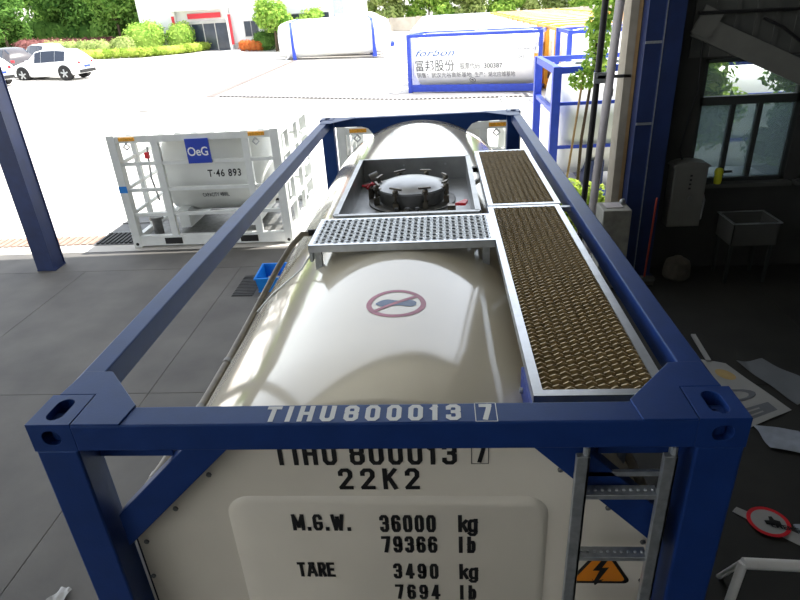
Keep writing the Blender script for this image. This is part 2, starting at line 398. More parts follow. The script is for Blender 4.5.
# windows
def window(n, x0, x1, lower):
    z0, zm, z1 = 1.31, 2.36, 2.95
    f = MB()
    for a, c in (((x0, z0), (x0+.05, z1)), ((x1-.05, z0), (x1, z1)), ((x0, z0), (x1, z0+.05)), ((x0, z1-.05), (x1, z1)), ((x0, zm), (x1, zm+.11))):
        f.box((a[0], W0+.02, a[1]), (c[0], W0+.12, c[1]))
    wo = tag(f.build('window_%d' % n, M['winframe']), kind='structure')
    xs = [x0+.05] + lower + [x1-.05]
    for i in range(len(xs)-1):
        if i: MB().box((xs[i]-.03, W0+.03, z0+.05), (xs[i]+.03, W0+.11, zm)).build('mullion', M['winframe'], wo)
        MB().box((xs[i]+(.03 if i else 0), W0+.065, z0+.05), (xs[i+1]-.03*(i < len(xs)-2), W0+.071, zm)).build('pane', M['glass_haze'], wo)
    MB().box((x0+.05, W0+.065, zm+.11), (x1-.05, W0+.071, z1-.05)).build('pane', M['glass_clear'], wo)
    MB().box((x0-.06, W0-.12, z0-.06), (x1+.06, W0+.02, z0-.005)).build('sill', M['wall_in'], wo)
window(1, 3.74, 5.06, [4.21, 4.565])
window(2, 5.24, 6.56, [5.71, 6.1])
# blue steel columns
def column(loc, label):
    t = thing('steel_column', label, 'column', loc)
    h = zroof(loc[0])-.5
    MB().box((-.155, -.17, .02), (.155, -.15, h)).build('flange', M['blue_col'], t, bevel=.003)
    MB().box((-.155, .15, .02), (.155, .17, h)).build('flange', M['blue_col'], t, bevel=.003)
    MB().box((-.14, -.15, .02), (.14, .15, h)).build('web', M['blue_col'], t)
    MB().box((-.165, -.165, 0), (.165, .165, .02)).build('base_plate', M['blue_col'], t)
    return t
column((-6.63, 7.74, 0), 'blue square steel column at the open left side of the workshop')
t = thing('steel_column', 'broad dark blue steel column at the edge of the window wall', 'column', (3.07, 6.79, 0))
MB().box((-.22, -.05, .02), (-.0, .17, RZ-.5)).build('web', M['blue_col'], t)
MB().box((-.02, -.09, .02), (.22, .17, RZ-.5)).build('flange', M['blue_col'], t, bevel=.004)
MB().box((-.02, -.10, .02), (-.008, -.09, RZ-.5)).build('edge_strip', M['galv'], t)
MB().box((-.25, -.14, 0), (.26, .19, .02)).build('base_plate', M['blue_col'], t)
for z in (2.2, 3.2, 4.2): MB().box((-.22, -.07, z), (-.02, -.05, z+.03)).build('stiffener', M['galv'], t)
# corner of the opening: wall end, rain pipe, dark conduit
tr = tag(MB().box((2.70, 6.98, 0), (2.80, 7.3, RZ)).build('trim_4', M['beige']), kind='structure')
MB().box((2.80, 6.99, 0), (2.85, 7.05, RZ-.5)).build('tan_edge', M['tan'], tr)
t = thing('rain_pipe', 'pale grey rain pipe on the corner of the opening', 'pipe', (2.52, 7.0, 0))
MB().tube([(-.1, 0, .05), (-.05, 0, 1.5), (.02, 0, 3.2), (.17, 0, 7.0)], .058, 16).build('pipe_run', M['pipe'], t, smooth=True)
for z, x in ((2.55, 0.0), (4.6, .07)): MB().lathe([(.066, 0), (.066, .1)], (x, 0, z), n=16).build('coupling', M['pipe'], t, smooth=True)
MB().box((-.16, -.02, 2.78), (.27, .02, 2.82)).build('clamp_strap', M['grate'], t)
t = thing('conduit_post', 'thin black post left of the rain pipe', 'post', (2.36, 7.05, 0))
MB().tube([(-.06, 0, 0), (0, 0, 2.3), (.1, 0, 7.0)], .042, 10).build('post', M['black'], t, smooth=True)
MB().box((-.05, -.07, 2.72), (.11, -.03, 2.86)).build('bracket', M['galv'], t)
# diagonal brace, cable and pipe high on the window wall
t = thing('diagonal_brace', 'grey diagonal steel brace crossing the top of the window', 'brace', (3.5, 6.9, 3.45))
MB().bar((.02, .04, -.075), (2.6, .04, -1.23), .05, .27, up=(0,0,1)).build('brace_bar', M['cab'], t, bevel=.004)
MB().bar((.02, .0, .0), (.25, .0, -.11), .02, .34).build('gusset_plate', M['cab'], t)
MB().tube([(.0, -.02, .06), (6, -.02, .0)], .022, 8).build('black_pipe', M['black'], t, smooth=True)
t = tag(MB().tube([(4.3, 6.88, 3.42), (4.55, 6.86, 3.3), (4.9, 6.86, 3.06), (5.3, 6.86, 2.9), (5.9, 6.88, 2.86)], .02, 8).build('hanging_cable', M['black'], smooth=True), 'black cable drooping from the pipe above the diagonal brace', 'cable')
t = tag(MB().tube([(3.62, 6.93, 3.3), (3.66, 6.93, 2.6), (3.6, 6.93, 2.2), (3.55, 6.93, 1.8), (3.6, 6.93, 1.66)], .014, 8).build('power_cable', M['black'], smooth=True), 'black cable running down the wall into the grey cabinet', 'cable')

# ------------------------------------------------------------------ the big tank container
TC = thing('tank_container', 'large cream tank container in a dark blue frame filling the foreground', 'tank container')
HW, H, L = 1.219, 2.591, 6.058
R0, ZC = 1.21, 1.34
def hole_face(mb, o, u, v, nrm, w, h, hw, hh, rr, depth, ou=0, ov=0):
    """rectangular face w x h centred on o with an obround pocket"""
    o, u, v, nrm = Vector(o), Vector(u), Vector(v), Vector(nrm); m = 6; n = 4*m
    P = lambda x, y, d: o + u*x + v*y - nrm*d
    sg = ((1,1), (-1,1), (-1,-1), (1,-1)); ins = []
    for q, (sx, sy) in enumerate(sg):
        for k in range(m):
            a = q*PI/2 + PI/2*k/(m-1); ins.append((sx*(hw-rr)+rr*math.cos(a)+ou, sy*(hh-rr)+rr*math.sin(a)+ov))
    vs = [P(sx*w/2, sy*h/2, 0) for sx, sy in sg] + [P(x, y, 0) for x, y in ins] + [P(x, y, depth) for x, y in ins]
    fs = []
    for q in range(4):
        fs += [(q, 4+q*m+k+1, 4+q*m+k) for k in range(m-1)]
        e = 4+q*m+m-1; fs.append((q, (q+1) % 4, 4+((q+1)*m) % n, e))
    fs += [(4+k, 4+(k+1) % n, 4+n+(k+1) % n, 4+n+k) for k in range(n)] + [tuple(range(4+n, 4+2*n))]
    mb.add(vs, fs)
def casting(cx, cy, top, sx, sy):
    """corner casting whose outer corner is (cx, cy); sx, sy point outwards"""
    w, d, h = .162, .178, .118
    z1 = H+.006 if top else h; z0 = z1-h; zc = (z0+z1)/2
    mx, my = cx-sx*w/2, cy-sy*d/2
    b = MB()
    hole_face(b, (mx, my, z1 if top else z0), (1,0,0), (0,1,0), (0,0,1 if top else -1), w, d, .0318, .062, .0317, .1)
    hole_face(b, (mx, cy, zc), (1,0,0), (0,0,1), (0,sy,0), w, h, .035, .03, .028, .09)
    hole_face(b, (cx, my, zc), (0,1,0), (0,0,1), (sx,0,0), d, h, .038, .03, .028, .09)
    # the three inner faces
    zz = z0 if top else z1
    x2, y2 = cx-sx*w, cy-sy*d
    b.add([(cx,cy,zz),(x2,cy,zz),(x2,y2,zz),(cx,y2,zz)], [(0,1,2,3)])
    b.add([(x2,cy,z0),(x2,y2,z0),(x2,y2,z1),(x2,cy,z1)], [(0,1,2,3)])
    b.add([(cx,y2,z0),(x2,y2,z0),(x2,y2,z1),(cx,y2,z1)], [(0,1,2,3)])
    co = b.build('corner_casting', M['blue'], TC, bevel=.011, weld=True)
for sx in (-1, 1):
    for cy, sy in ((0, -1), (L, 1)):
        for top in (0, 1): casting(sx*HW, cy, top, sx, sy)
        y0 = .0 if sy < 0 else L-.15
        p = MB().box((min(sx*HW, sx*(HW-.155)), y0+.004*(sy < 0), .118), (max(sx*HW, sx*(HW-.155)), y0+.13, H-.112)).build('corner_post', M['blue'], TC, bevel=.008)
    # top side rail, square tube
    MB().box((min(sx*(HW-.02), sx*(HW-.115)), .17, H-.11), (max(sx*(HW-.02), sx*(HW-.115)), L-.17, H-.002)).build('top_rail', M['blue'], TC, bevel=.006)
    MB().box((min(sx*(HW-.01), sx*(HW-.12)), .17, .02), (max(sx*(HW-.01), sx*(HW-.12)), L-.17, .16)).build('bottom_rail', M['blue'], TC, bevel=.006)
    # gusset plates on the front corners
    P = [(1.196, .18), (1.182, .34), (1.066, .335), (.868, .112), (.878, .0), (1.053, .0), (1.053, .18)]
    P = [(sx*x, y) for x, y in P]
    MB().prism(P, lambda u, v, d: (u, v, d), H-.004, H+.006).build('gusset_plate', M['blue'], TC, bevel=.003)
    P = [(sx*x, y) for x, y in [(1.19, L-.18), (1.178, L-.4), (1.066, L-.4), (.8, L-.11), (.8, L-.0), (1.053, L-.0), (1.053, L-.18)]]
    MB().prism(P, lambda u, v, d: (u, v, d), H-.006, H+.002).build('gusset_plate', M['blue'], TC, bevel=.003)
    # diagonal braces beside the end panel
    P = [(1.042, 1.935), (.49, 2.487), (.66, 2.487), (1.042, 2.105)]
    MB().prism([(sx*x, z) for x, z in P], lambda u, v, d: (u, d, v), .06, .128).build('diagonal_brace', M['blue'], TC, bevel=.004)
    MB().prism([(sx*x, 2.71-z) for x, z in P], lambda u, v, d: (u, d, v), .06, .128).build('diagonal_brace', M['blue'], TC, bevel=.004)
    MB().box((min(sx*1.05, sx*1.06), .135, .3), (max(sx*1.05, sx*1.06), .16, 1.93)).build('edge_shadow', M['black'], TC)  # black strip painting in the shadow along the panel's side edge
    MB().box((min(sx*1.07, sx*.78), .11, 2.36), (max(sx*1.07, sx*.78), .16, 2.405)).build('tie_bar', M['blue'], TC, bevel=.003)
tb = MB().box((-HW+.16, .0, H-.112), (HW-.16, .108, H)).build('top_beam', M['blue'], TC, bevel=.006)
MB().box((-HW+.16, .0, .02), (HW-.16, .12, .16)).build('bottom_beam', M['blue'], TC, bevel=.006)
MB().box((-HW+.16, L-.12, .02), (HW-.16, L, .16)).build('bottom_beam', M['blue'], TC, bevel=.006)
# rear beam deepens towards the tank (curved haunch)
P = [(-1.06, H-.0), (1.06, H-.0), (1.06, H-.1), (.72, H-.105), (.64, H-.13), (.58, H-.2)]
P += [((R0+.02)*math.cos(a), ZC+(R0+.02)*math.sin(a)-.08) for a in np.linspace(math.acos(.56/1.23), PI-math.acos(.56/1.23), 17)]
P += [(-.58, H-.2), (-.64, H-.13), (-.72, H-.105), (-1.06, H-.1)]
MB().prism(P, lambda u, v, d: (u, d, v), L-.1, L).build('top_beam', M['blue'], TC, bevel=.003)

on_beam = lambda u, v, d: (u, v, H+d)
stroke_text('TIHU', -.377, -.133, .012, .086, on_beam, M['white_ink'], tb, .6, .2)
stroke_text('800013', -.102, .295, .012, .086, on_beam, M['white_ink'], tb, .58, .2)
stroke_text('7', .357, .401, .012, .086, on_beam, M['white_ink'], tb, .5, .2)
def frame_lines(x0, x1, v0, v1, t, fn, m, parent):
    b = MB()
    for a, c in (((x0, v0), (x1, v0+t)), ((x0, v1-t), (x1, v1)), ((x0, v0), (x0+t, v1)), ((x1-t, v0), (x1, v1))):
        b.add([fn(a[0], a[1], .0012), fn(c[0], a[1], .0012), fn(c[0], c[1], .0012), fn(a[0], c[1], .0012)], [(0,1,2,3)])
    b.build('digit_box', m, parent, fix=False)
frame_lines(.342, .416, .003, .106, .003, on_beam, M['white_ink'], tb)

# tank cladding with the manhole opening left out
BX0, BX1, BY0, BY1 = -.475, .488, 2.29, 3.87
angs = sorted(set([round(a, 5) for a in np.linspace(0, 2*PI, 289)[:-1]] + [round(math.acos(BX0/R0), 5), round(math.acos(BX1/R0), 5)]))
yl = [.16, .17, .2, .6, 1.2, 1.8, BY0, 2.8, 3.3, BY1, 4.4, 5.0, 5.6, 5.84, 5.87, 5.88]
rl = [1.19, 1.203, R0] + [R0]*10 + [R0, R0-.008, R0-.03]
b = MB(); n = len(angs)
b.add([(r*math.cos(a), y, ZC+r*math.sin(a)) for y, r in zip(yl, rl) for a in angs], [])
fs = []
for j in range(len(yl)-1):
    for k in range(n):
        a0, a1 = angs[k], angs[(k+1)%n]; am = (a0 + (a1 if k < n-1 else a1+2*PI))/2; xm = math.cos(am)*R0
        if BY0-.01 < (yl[j]+yl[j+1])/2 < BY1 and BX0 < xm < BX1 and math.sin(am) > 0: continue
        fs.append((j*n+k, j*n+(k+1)%n, (j+1)*n+(k+1)%n, (j+1)*n+k))
fs.append(tuple(range(n))); fs.append(tuple(range((len(yl)-1)*n, len(yl)*n)))
b.f = fs; b.mi = [0]*len(fs)
shell = b.build('tank_shell', M['cream'], TC, smooth=True)
for y, ww in ((5.80, .05), (.24, .03)):
    b = MB(); a = np.linspace(-.35, PI+.35, 90); 
    for i in range(89):
        b.add([((R0+.003)*math.cos(t), yy, ZC+(R0+.003)*math.sin(t)) for t, yy in ((a[i], y), (a[i+1], y), (a[i+1], y+ww), (a[i], y+ww))], [(0,1,2,3)])
    b.build('cladding_band', M['cream'] if y < 1 else M['black'], shell, fix=False) if y > 1 else None
# no-stepping sign printed on the cladding
on_tank = lambda u, v, d: (u, v, ZC+math.sqrt((R0+.0008+d)**2-u*u))
sc = (.018, .965); st = MB(); n = 64
for k in range(n):
    a0, a1 = 2*PI*k/n, 2*PI*(k+1)/n
    st.add([on_tank(sc[0]+r*math.cos(a), sc[1]+r*math.sin(a), .001) for r, a in ((.118, a0), (.144, a0), (.144, a1), (.118, a1))], [(0,1,2,3)], 0)
for k in range(12):
    t0, t1 = -.122+k*.0203, -.122+(k+1)*.0203; q = math.radians(38); c, s_ = math.cos(q), math.sin(q)
    f = lambda t, o_: on_tank(sc[0]+t*c-o_*s_, sc[1]+t*s_+o_*c, .0016)
    st.add([f(t0, -.011), f(t1, -.011), f(t1, .011), f(t0, .011)], [(0,1,2,3)], 0)
ws = [.006, .021, .031, .037, .039, .037, .032, .028, .026, .026, .028, .031, .034, .034, .029, .014]
for k in range(15):
    u0, u1 = sc[0]-.098+k*.013, sc[0]-.098+(k+1)*.013; o_ = .0
    st.add([on_tank(u, sc[1]+w_+o_, .0008) for u, w_ in ((u0, -ws[k]), (u1, -ws[k+1]), (u1, ws[k+1]), (u0, ws[k]))], [(0,1,2,3)], 1)
o = st.build('warning_sticker', [M['pink'], M['sole']], shell, fix=False); o['label'] = 'round no-stepping sign with a shoe sole'

# end panel with pressed field and stencilled data
def rrect(x0, x1, z0, z1, r, n=6):
    out = []
    for cx, cz, a in ((x1-r, z1-r, 0), (x0+r, z1-r, PI/2), (x0+r, z0+r, PI), (x1-r, z0+r, 1.5*PI)):
        out += [(cx+r*math.cos(a+PI/2*k/n), cz+r*math.sin(a+PI/2*k/n)) for k in range(n+1)]
    return out
P = [(1.05, .78), (1.05, 1.93), (.49, 2.49), (-.49, 2.49), (-1.05, 1.93), (-1.05, .78), (-.5, .22), (.5, .22)]
ep = MB().prism(P, lambda u, v, d: (u, d, v), .13, .165).build('end_panel', M['panel'], TC, bevel=.004)
em = MB()
A = rrect(-.635, .63, .5, 2.14, .10); Bq = rrect(-.612, .607, .52, 2.117, .085)
n = len(A); em.add([(x, .1305, z) for x, z in A] + [(x, .112, z) for x, z in Bq], [(i, (i+1)%n, n+(i+1)%n, n+i) for i in range(n)] + [tuple(range(n, 2*n))])
o = em.build('pressed_field', M['panel'], ep, smooth=True)
on_panel = lambda u, v, d: (u, .1292-d, v)
on_field = lambda u, v, d: (u, .1112-d, v+.016)
for txt, x0, x1, z0, cap, wd, fn in (
    ('TIHU', -.407, -.166, 2.296, .105, .52, on_panel), ('800013', -.117, .281, 2.296, .105, .52, on_panel), ('7', .345, .388, 2.305, .095, .46, on_panel),
    ('22K2', -.17, .139, 2.174, .105, .52, on_panel),
    ('M.G.W.', -.375, -.140, 1.958, .088, .44, on_field), ('36000', -.026, .194, 1.951, .092, .40, on_field), ('kg', .281, .357, 1.952, .092, .43, on_field),
    ('79366', -.026, .197, 1.836, .092, .40, on_field), ('lb', .281, .349, 1.836, .092, .36, on_field),
    ('TARE', -.388, -.231, 1.690, .086, .40, on_field), ('3490', .012, .198, 1.683, .09, .40, on_field), ('kg', .283, .36, 1.683, .09, .43, on_field),
    ('7694', .013, .201, 1.557, .09, .40, on_field), ('lb', .283, .352, 1.557, .09, .36, on_field)):
    stroke_text(txt, x0, x1, z0, cap, fn, M['ink'], ep, wd)
frame_lines(.333, .398, 2.298, 2.408, .003, on_panel, M['ink'], ep)
b = MB()
for x, z in ((-.673, 2.252), (-.846, 2.074), (-1.013, 1.888), (-1.034, 1.681), (-1.034, 1.4), (.66, 2.27), (.85, 2.08), (1.0, 1.90), (1.02, 1.681), (1.02, 1.4)):
    MB().lathe([(.011, 0), (.011, -.006), (.006, -.009)], (x, .129, z), 'y', 8).build('bolt', M['steel_d'], ep)
# warning triangle
def tri(cx, cz, r, rr=.018, n=5):
    out = []
    for q in range(3):
        a = PI/2 + q*2*PI/3; px, pz = cx+(r-2*rr)*math.cos(a), cz+(r-2*rr)*math.sin(a)
        out += [(px+rr*math.cos(a-PI/3+2*PI/3*k/n), pz+rr*math.sin(a-PI/3+2*PI/3*k/n)) for k in range(n+1)]
    return out
tw = MB(); c = (.854, 1.735)
f = lambda d0: (lambda u, v, d: (u, d0, v))
T1, T2 = tri(*c, .152), tri(*c, .124, .012)
tw.add([(x, .1288, z) for x, z in T1], [tuple(range(len(T1)))], 0); tw.add([(x, .1280, z) for x, z in T2], [tuple(range(len(T2)))], 1)
bl = [(.865, 1.82), (.822, 1.735), (.85, 1.735), (.832, 1.675), (.822, 1.69), (.838, 1.648), (.872, 1.685), (.852, 1.68), (.886, 1.755), (.858, 1.752), (.888, 1.82)]
tw.add([(x, .1272, z) for x, z in bl], [tuple(range(len(bl)))], 0)
o = tw.build('warning_sticker', [M['ink'], M['orange_w']], ep, fix=False); o['label'] = 'orange triangular high voltage sticker'
# front ladder
ld = MB().box((.69, .06, 2.30), (1.0, .075, 2.32)).build('ladder', M['galv'], TC)
for x in (.7, .985):
    MB().box((x-.022, -.012, .25), (x+.022, .012, 2.45)).box((x+.012, -.012, .25), (x+.022, .05, 2.45)).build('stile', M['galv'], ld, bevel=.002)
    MB().tube([(x+.012, .005, 2.40), (x+.012, .005, 2.475), (x+.012, .05, 2.478)], .012, 8).build('hook', M['galv'], ld, smooth=True)
for k in range(7):
    z = 2.274-k*.305
    MB().box((.715, -.005, z-.02), (.97, .045, z)).build('rung', M['galv'], ld, bevel=.002)
    for q in range(10): MB().lathe([(.006, 0), (.004, .006)], (.735+q*.0245, .02, z), n=6).build('grip_stud', M['alu'], ld, fix=False)
# walkways
def grating(b, s0, s1, t0, t1, z, ps, pt, hgt, lip, swap):
    """zigzag strut strips running along t, stepped along s"""
    ns = int(round((s1-s0)/ps)); ntt = int(round((t1-t0)/pt)); ps = (s1-s0)/ns; pt = (t1-t0)/ntt
    m = (lambda s, t, zz: (t, s, zz)) if not swap else (lambda s, t, zz: (s, t, zz))
    for j in range(ns):
        sc_ = s0+(j+.5)*ps
        top = []; bot = []; tp2 = []
        for k in range(ntt+1):
            off = ps*.07*(1 if (k+j) % 2 else -1); t = t0+k*pt
            zt = z + (.007 if k % 2 else -.002)
            top.append(m(sc_+off, t, zt)); tp2.append(m(sc_+off+lip, t, zt)); bot.append(m(sc_+off*.9, t, z-hgt))
        n_ = ntt+1
        b.add(top+bot, [(k, k+1, n_+k+1, n_+k) for k in range(ntt)], 0)
        b.add(top+tp2, [(k, k+1, n_+k+1, n_+k) for k in range(ntt) if (k//2+j) % 2 == 0], 1)
def perforated(b, x0, x1, y0, y1, z, px, py, hx, hy, dep):
    nx_, ny_ = int(round((x1-x0)/px)), int(round((y1-y0)/py)); px, py = (x1-x0)/nx_, (y1-y0)/ny_; n = 8
    for i in range(nx_):
        edges = [y0] + [y0+(j+(.5 if i % 2 else 1))*py for j in range(ny_)] + ([y1] if i % 2 else [])
        for ya, yb in zip(edges, edges[1:]):
            cx, cy = x0+(i+.5)*px, (ya+yb)/2; ky = min(1, (yb-ya)/py)
            o_ = [(px/2*u, (yb-ya)/2*v) for u, v in ((1,0),(1,1),(0,1),(-1,1),(-1,0),(-1,-1),(0,-1),(1,-1))]
            h_ = [(hx*math.cos(k*PI/4), hy*ky*math.sin(k*PI/4)) for k in range(n)]
            vs = [(cx+u, cy+v, z) for u, v in o_] + [(cx+u*1.25, cy+v*1.2, z+.004) for u, v in h_] + [(cx+u, cy+v, z+.004) for u, v in h_] + [(cx+u, cy+v, z-dep) for u, v in h_]
            b.add(vs, [(r*n+k, r*n+(k+1)%n, (r+1)*n+(k+1)%n, (r+1)*n+k) for r in range(3) for k in range(n)])
def walkway(x0, x1, y0, y1, z, lab, cross=False):
    bw = .036; d = .045
    fr = MB()
    for a, c in (((x0, y0), (x0+bw, y1)), ((x1-bw, y0), (x1, y1)), ((x0+bw, y0), (x1-bw, y0+bw)), ((x0+bw, y1-bw), (x1-bw, y1))):
        fr.box((a[0], a[1], z-.006), (c[0], c[1], z))
    for a, c in (((x0, y0), (x0+.004, y1)), ((x1-.004, y0), (x1, y1)), ((x0, y0), (x1, y0+.004)), ((x0, y1-.004), (x1, y1))):
        fr.box((a[0], a[1], z-d), (c[0], c[1], z-.003))
    wk = fr.build('walkway', M['alu'], TC); wk['label'] = lab
    g = MB()
    if cross: perforated(g, x0+bw*.6, x1-bw*.6, y0+bw*.6, y1-bw*.6, z-.002, .0385, .058, .0125, .019, .02)
    else: grating(g, y0+bw, y1-bw, x0+bw, x1-bw, z-.003, .0165, .0205, .026, .005, False)
    go = g.build('grip_grating', [M['galv'] if cross else M['tread'], M['tread_lip']], wk, fix=False); go['kind'] = 'stuff'
    return wk
wz = 2.575
w1 = walkway(.56, 1.045, 2.345, 3.98, wz, 'rear long walkway of grip grating')
w2 = walkway(.555, 1.03, .165, 2.325, wz, 'front long walkway of grip grating')
w3 = walkway(-.535, .55, 1.63, 2.10, 2.602, 'cross walkway of grip grating', True)
for wk, ys_ in ((w1, (2.6, 3.7)), (w2, (.45, 1.3, 2.1))):
    for y in ys_:
        for x in (.60, .98):
            zt = ZC+math.sqrt(R0*R0-x*x)
            MB().box((x-.015, y-.03, zt-.02), (x+.015, y+.03, wz-.04)).build('bracket', M['galv'], wk)
MB().box((.545, .16, 2.40), (.556, .42, 2.53)).build('bracket', M['bracket_b'], w2)
for y in (.22, .36): MB().lathe([(.012, 0), (.012, -.012)], (.545, y, 2.46), 'x', 8).build('bolt', M['galv'], w2)
for x in (-.49, .5):
    for y in (1.68, 2.05):
        zt = ZC+math.sqrt(R0*R0-x*x); MB().box((x-.02, y-.02, zt-.02), (x+.02, y+.02, 2.56)).build('bracket', M['galv'], w3)
MB().box((-.532, 1.626, 2.50), (-.515, 2.1, 2.56)).build('end_flange', M['galv'], w3)
MB().box((1.03, 2.30, 2.53), (1.16, 2.34, 2.56)).build('bracket', M['galv'], w1)

# spill box and manhole
FZ = 2.36; RM = 2.562; tk = .012
b = MB()
b.box((BX0, BY0, FZ-.1), (BX1, BY0+tk, RM)); b.box((BX0, BY1-tk, FZ-.1), (BX1, BY1, RM)); b.box((BX0, BY0+tk, FZ-.1), (BX0+tk, BY1-tk, RM)); b.box((BX1-tk, BY0+tk, FZ-.1), (BX1, BY1-tk, RM))
b.box((BX0-.012, BY0-.022, RM-.012), (BX1+.012, BY0+.016, RM+.002)); b.box((BX0-.012, BY1-.016, RM-.012), (BX1+.012, BY1+.012, RM+.002))
b.box((BX0-.022, BY0, RM-.012), (BX0+.016, BY1, RM+.002)); b.box((BX1-.016, BY0, RM-.012), (BX1+.022, BY1, RM+.002))
b.box((BX0, BY0, FZ-.012), (BX1, BY1, FZ))
sb = b.build('spill_box', M['steel'], TC); sb['label'] = 'grey steel spill box round the manhole'
mc = (.005, 3.22)
MB().lathe([(.36, 0), (.36, .012), (.345, .018)], (mc[0], mc[1], FZ), n=48).build('manhole_flange', M['steel_d'], sb, smooth=True)
MB().lathe([(.262, 0), (.262, .085), (.285, .09), (.285, .112)], (mc[0], mc[1], FZ+.01), n=48).build('manhole_neck', M['steel_d'], sb, smooth=True)
MB().lathe([(.285, .112), (.285, .128), (.262, .134), (.235, .146), (.19, .162), (.13, .174), (.07, .180), (.01, .182)], (mc[0], mc[1], FZ+.01), n=48).build('manhole_lid', M['steel'], sb, smooth=True)
for k in range(8):
    a = 2*PI*(k+.5)/8; c, s_ = math.cos(a), math.sin(a); px, py = mc[0]+.305*c, mc[1]+.305*s_
    b = MB().tube([(px, py, FZ+.05), (px, py, FZ+.17)], .011, 8); b.lathe([(.022, .148), (.024, .16), (.018, .172)], (px, py, FZ), n=10)
    b.bar((px-.05*s_-.012*c, py+.05*c-.012*s_, FZ+.178), (px+.05*s_-.012*c, py-.05*c-.012*s_, FZ+.185), .016, .014)
    b.bar((px-.055*c, py-.055*s_, FZ+.137), (px+.02*c, py+.02*s_, FZ+.137), .034, .014)
    b.box((px-.022, py-.022, FZ+.02), (px+.022, py+.022, FZ+.075))
    b.build('swing_bolt', M['bronze'], sb, smooth=True)
b = MB().tube([(-.36, 3.60, FZ), (-.36, 3.60, FZ+.07)], .03, 12); b.tube([(-.375, 3.60, FZ+.085), (-.30, 3.62, FZ+.11)], .052, 16)
b.build('relief_valve', M['steel_d'], sb, smooth=True)
for pts in ([(-.40, 3.36, FZ+.10), (-.35, 3.32, FZ+.12), (-.29, 3.36, FZ+.115)], [(-.37, 3.28, FZ+.10), (-.33, 3.36, FZ+.125)], [(-.42, 3.37, FZ+.1), (-.37, 3.33, FZ+.105)]):
    MB().tube(pts, .011, 8).build('red_handle', M['red'], sb, smooth=True)
b = MB().tube([(-.34, 3.30, FZ), (-.34, 3.30, FZ+.10)], .025, 10); b.tube([(-.34, 3.30, FZ+.06), (-.26, 3.34, FZ+.07)], .018, 8); b.build('ball_valve', M['bronze'], sb, smooth=True)
b = MB().tube([(.32, 2.66, FZ), (.32, 2.66, FZ+.11)], .026, 10); b.box((.29, 2.64, FZ+.07), (.35, 2.69, FZ+.13)); b.build('ball_valve', M['bronze'], sb, smooth=True)
MB().prism([(.345, 2.64), (.42, 2.63), (.44, 2.70), (.42, 2.73), (.385, 2.685)], lambda u, v, d: (u, v, d), FZ+.13, FZ+.15).build('red_handle', M['red'], sb)
for x in (-.10, -.015, .06):
    MB().tube([(x, 2.82, FZ), (x, 2.82, FZ+.06)], .012, 8).lathe([(.018, .05), (.018, .068)], (x, 2.82, FZ), n=8).build('stud_pipe', M['steel_d'], sb, smooth=True)
MB().box((-.12, 2.78, FZ), (.08, 2.86, FZ+.015)).build('pad_plate', M['steel'], sb)
for x in (-.09, .29): MB().lathe([(.01, 0), (.01, -.004)], (x, BY1-tk, FZ+.14), 'y', 8).build('rivet', M['alu'], sb)
MB().box((.50, 3.55, 2.49), (.575, 3.60, 2.53)).build('bracket', M['black'], sb)
# drain hose along the left flank
pts = [(-.745, 2.62, 2.315), (-.80, 2.60, 2.325), (-.88, 2.52, 2.255), (-.96, 2.4, 2.15), (-1.04, 2.2, 2.02), (-1.078, 1.9, 1.95), (-1.085, 1.5, 1.93), (-1.085, 1.06, 1.93), (-1.085, .5, 1.96), (-1.085, .28, 1.98), (-1.095, .2, 1.95),
       (-1.105, .19, 1.86), (-1.11, .185, 1.65), (-1.105, .185, 1.42), (-1.10, .185, .9), (-1.10, .185, .3)]
hs = MB().tube(pts, .021, 12).build('drain_hose', M['hose'], TC, smooth=True)
MB().tube([(-.70, 2.635, 2.32), (-.76, 2.615, 2.325)], .025, 12).build('hose_end', M['black'], hs, smooth=True)
for y, z in ((2.15, 2.0), (1.45, 1.93), (.98, 1.93), (.42, 1.965)):
    x = -1.05 if y > 2 else -1.085
    MB().tube([(x, y-.018, z), (x, y+.018, z)], .026, 12).box((x, y-.01, z-.008), (x+.06, y+.01, z+.008)).build('hose_clamp', M['steel_d'], hs, smooth=True)
MB().tube([(-1.0, 1.9, 2.04), (-.85, 1.8, 2.21), (-.6, 1.66, 2.44), (-.535, 1.64, 2.53)], .006, 6).build('earth_wire', M['galv'], hs, smooth=True)
hr = MB().tube([(1.02, .6, 2.02), (1.085, .4, 1.9), (1.12, .26, 1.75), (1.15, .22, 1.5), (1.15, .2, .4)], .026, 12).build('drain_hose', M['hose'], TC, smooth=True)
for p_ in ((1.02, .6, 2.02),): MB().tube([(1.0, .66, 2.06), (1.03, .58, 2.01)], .032, 12).build('hose_end', M['alu'], hr, smooth=True)

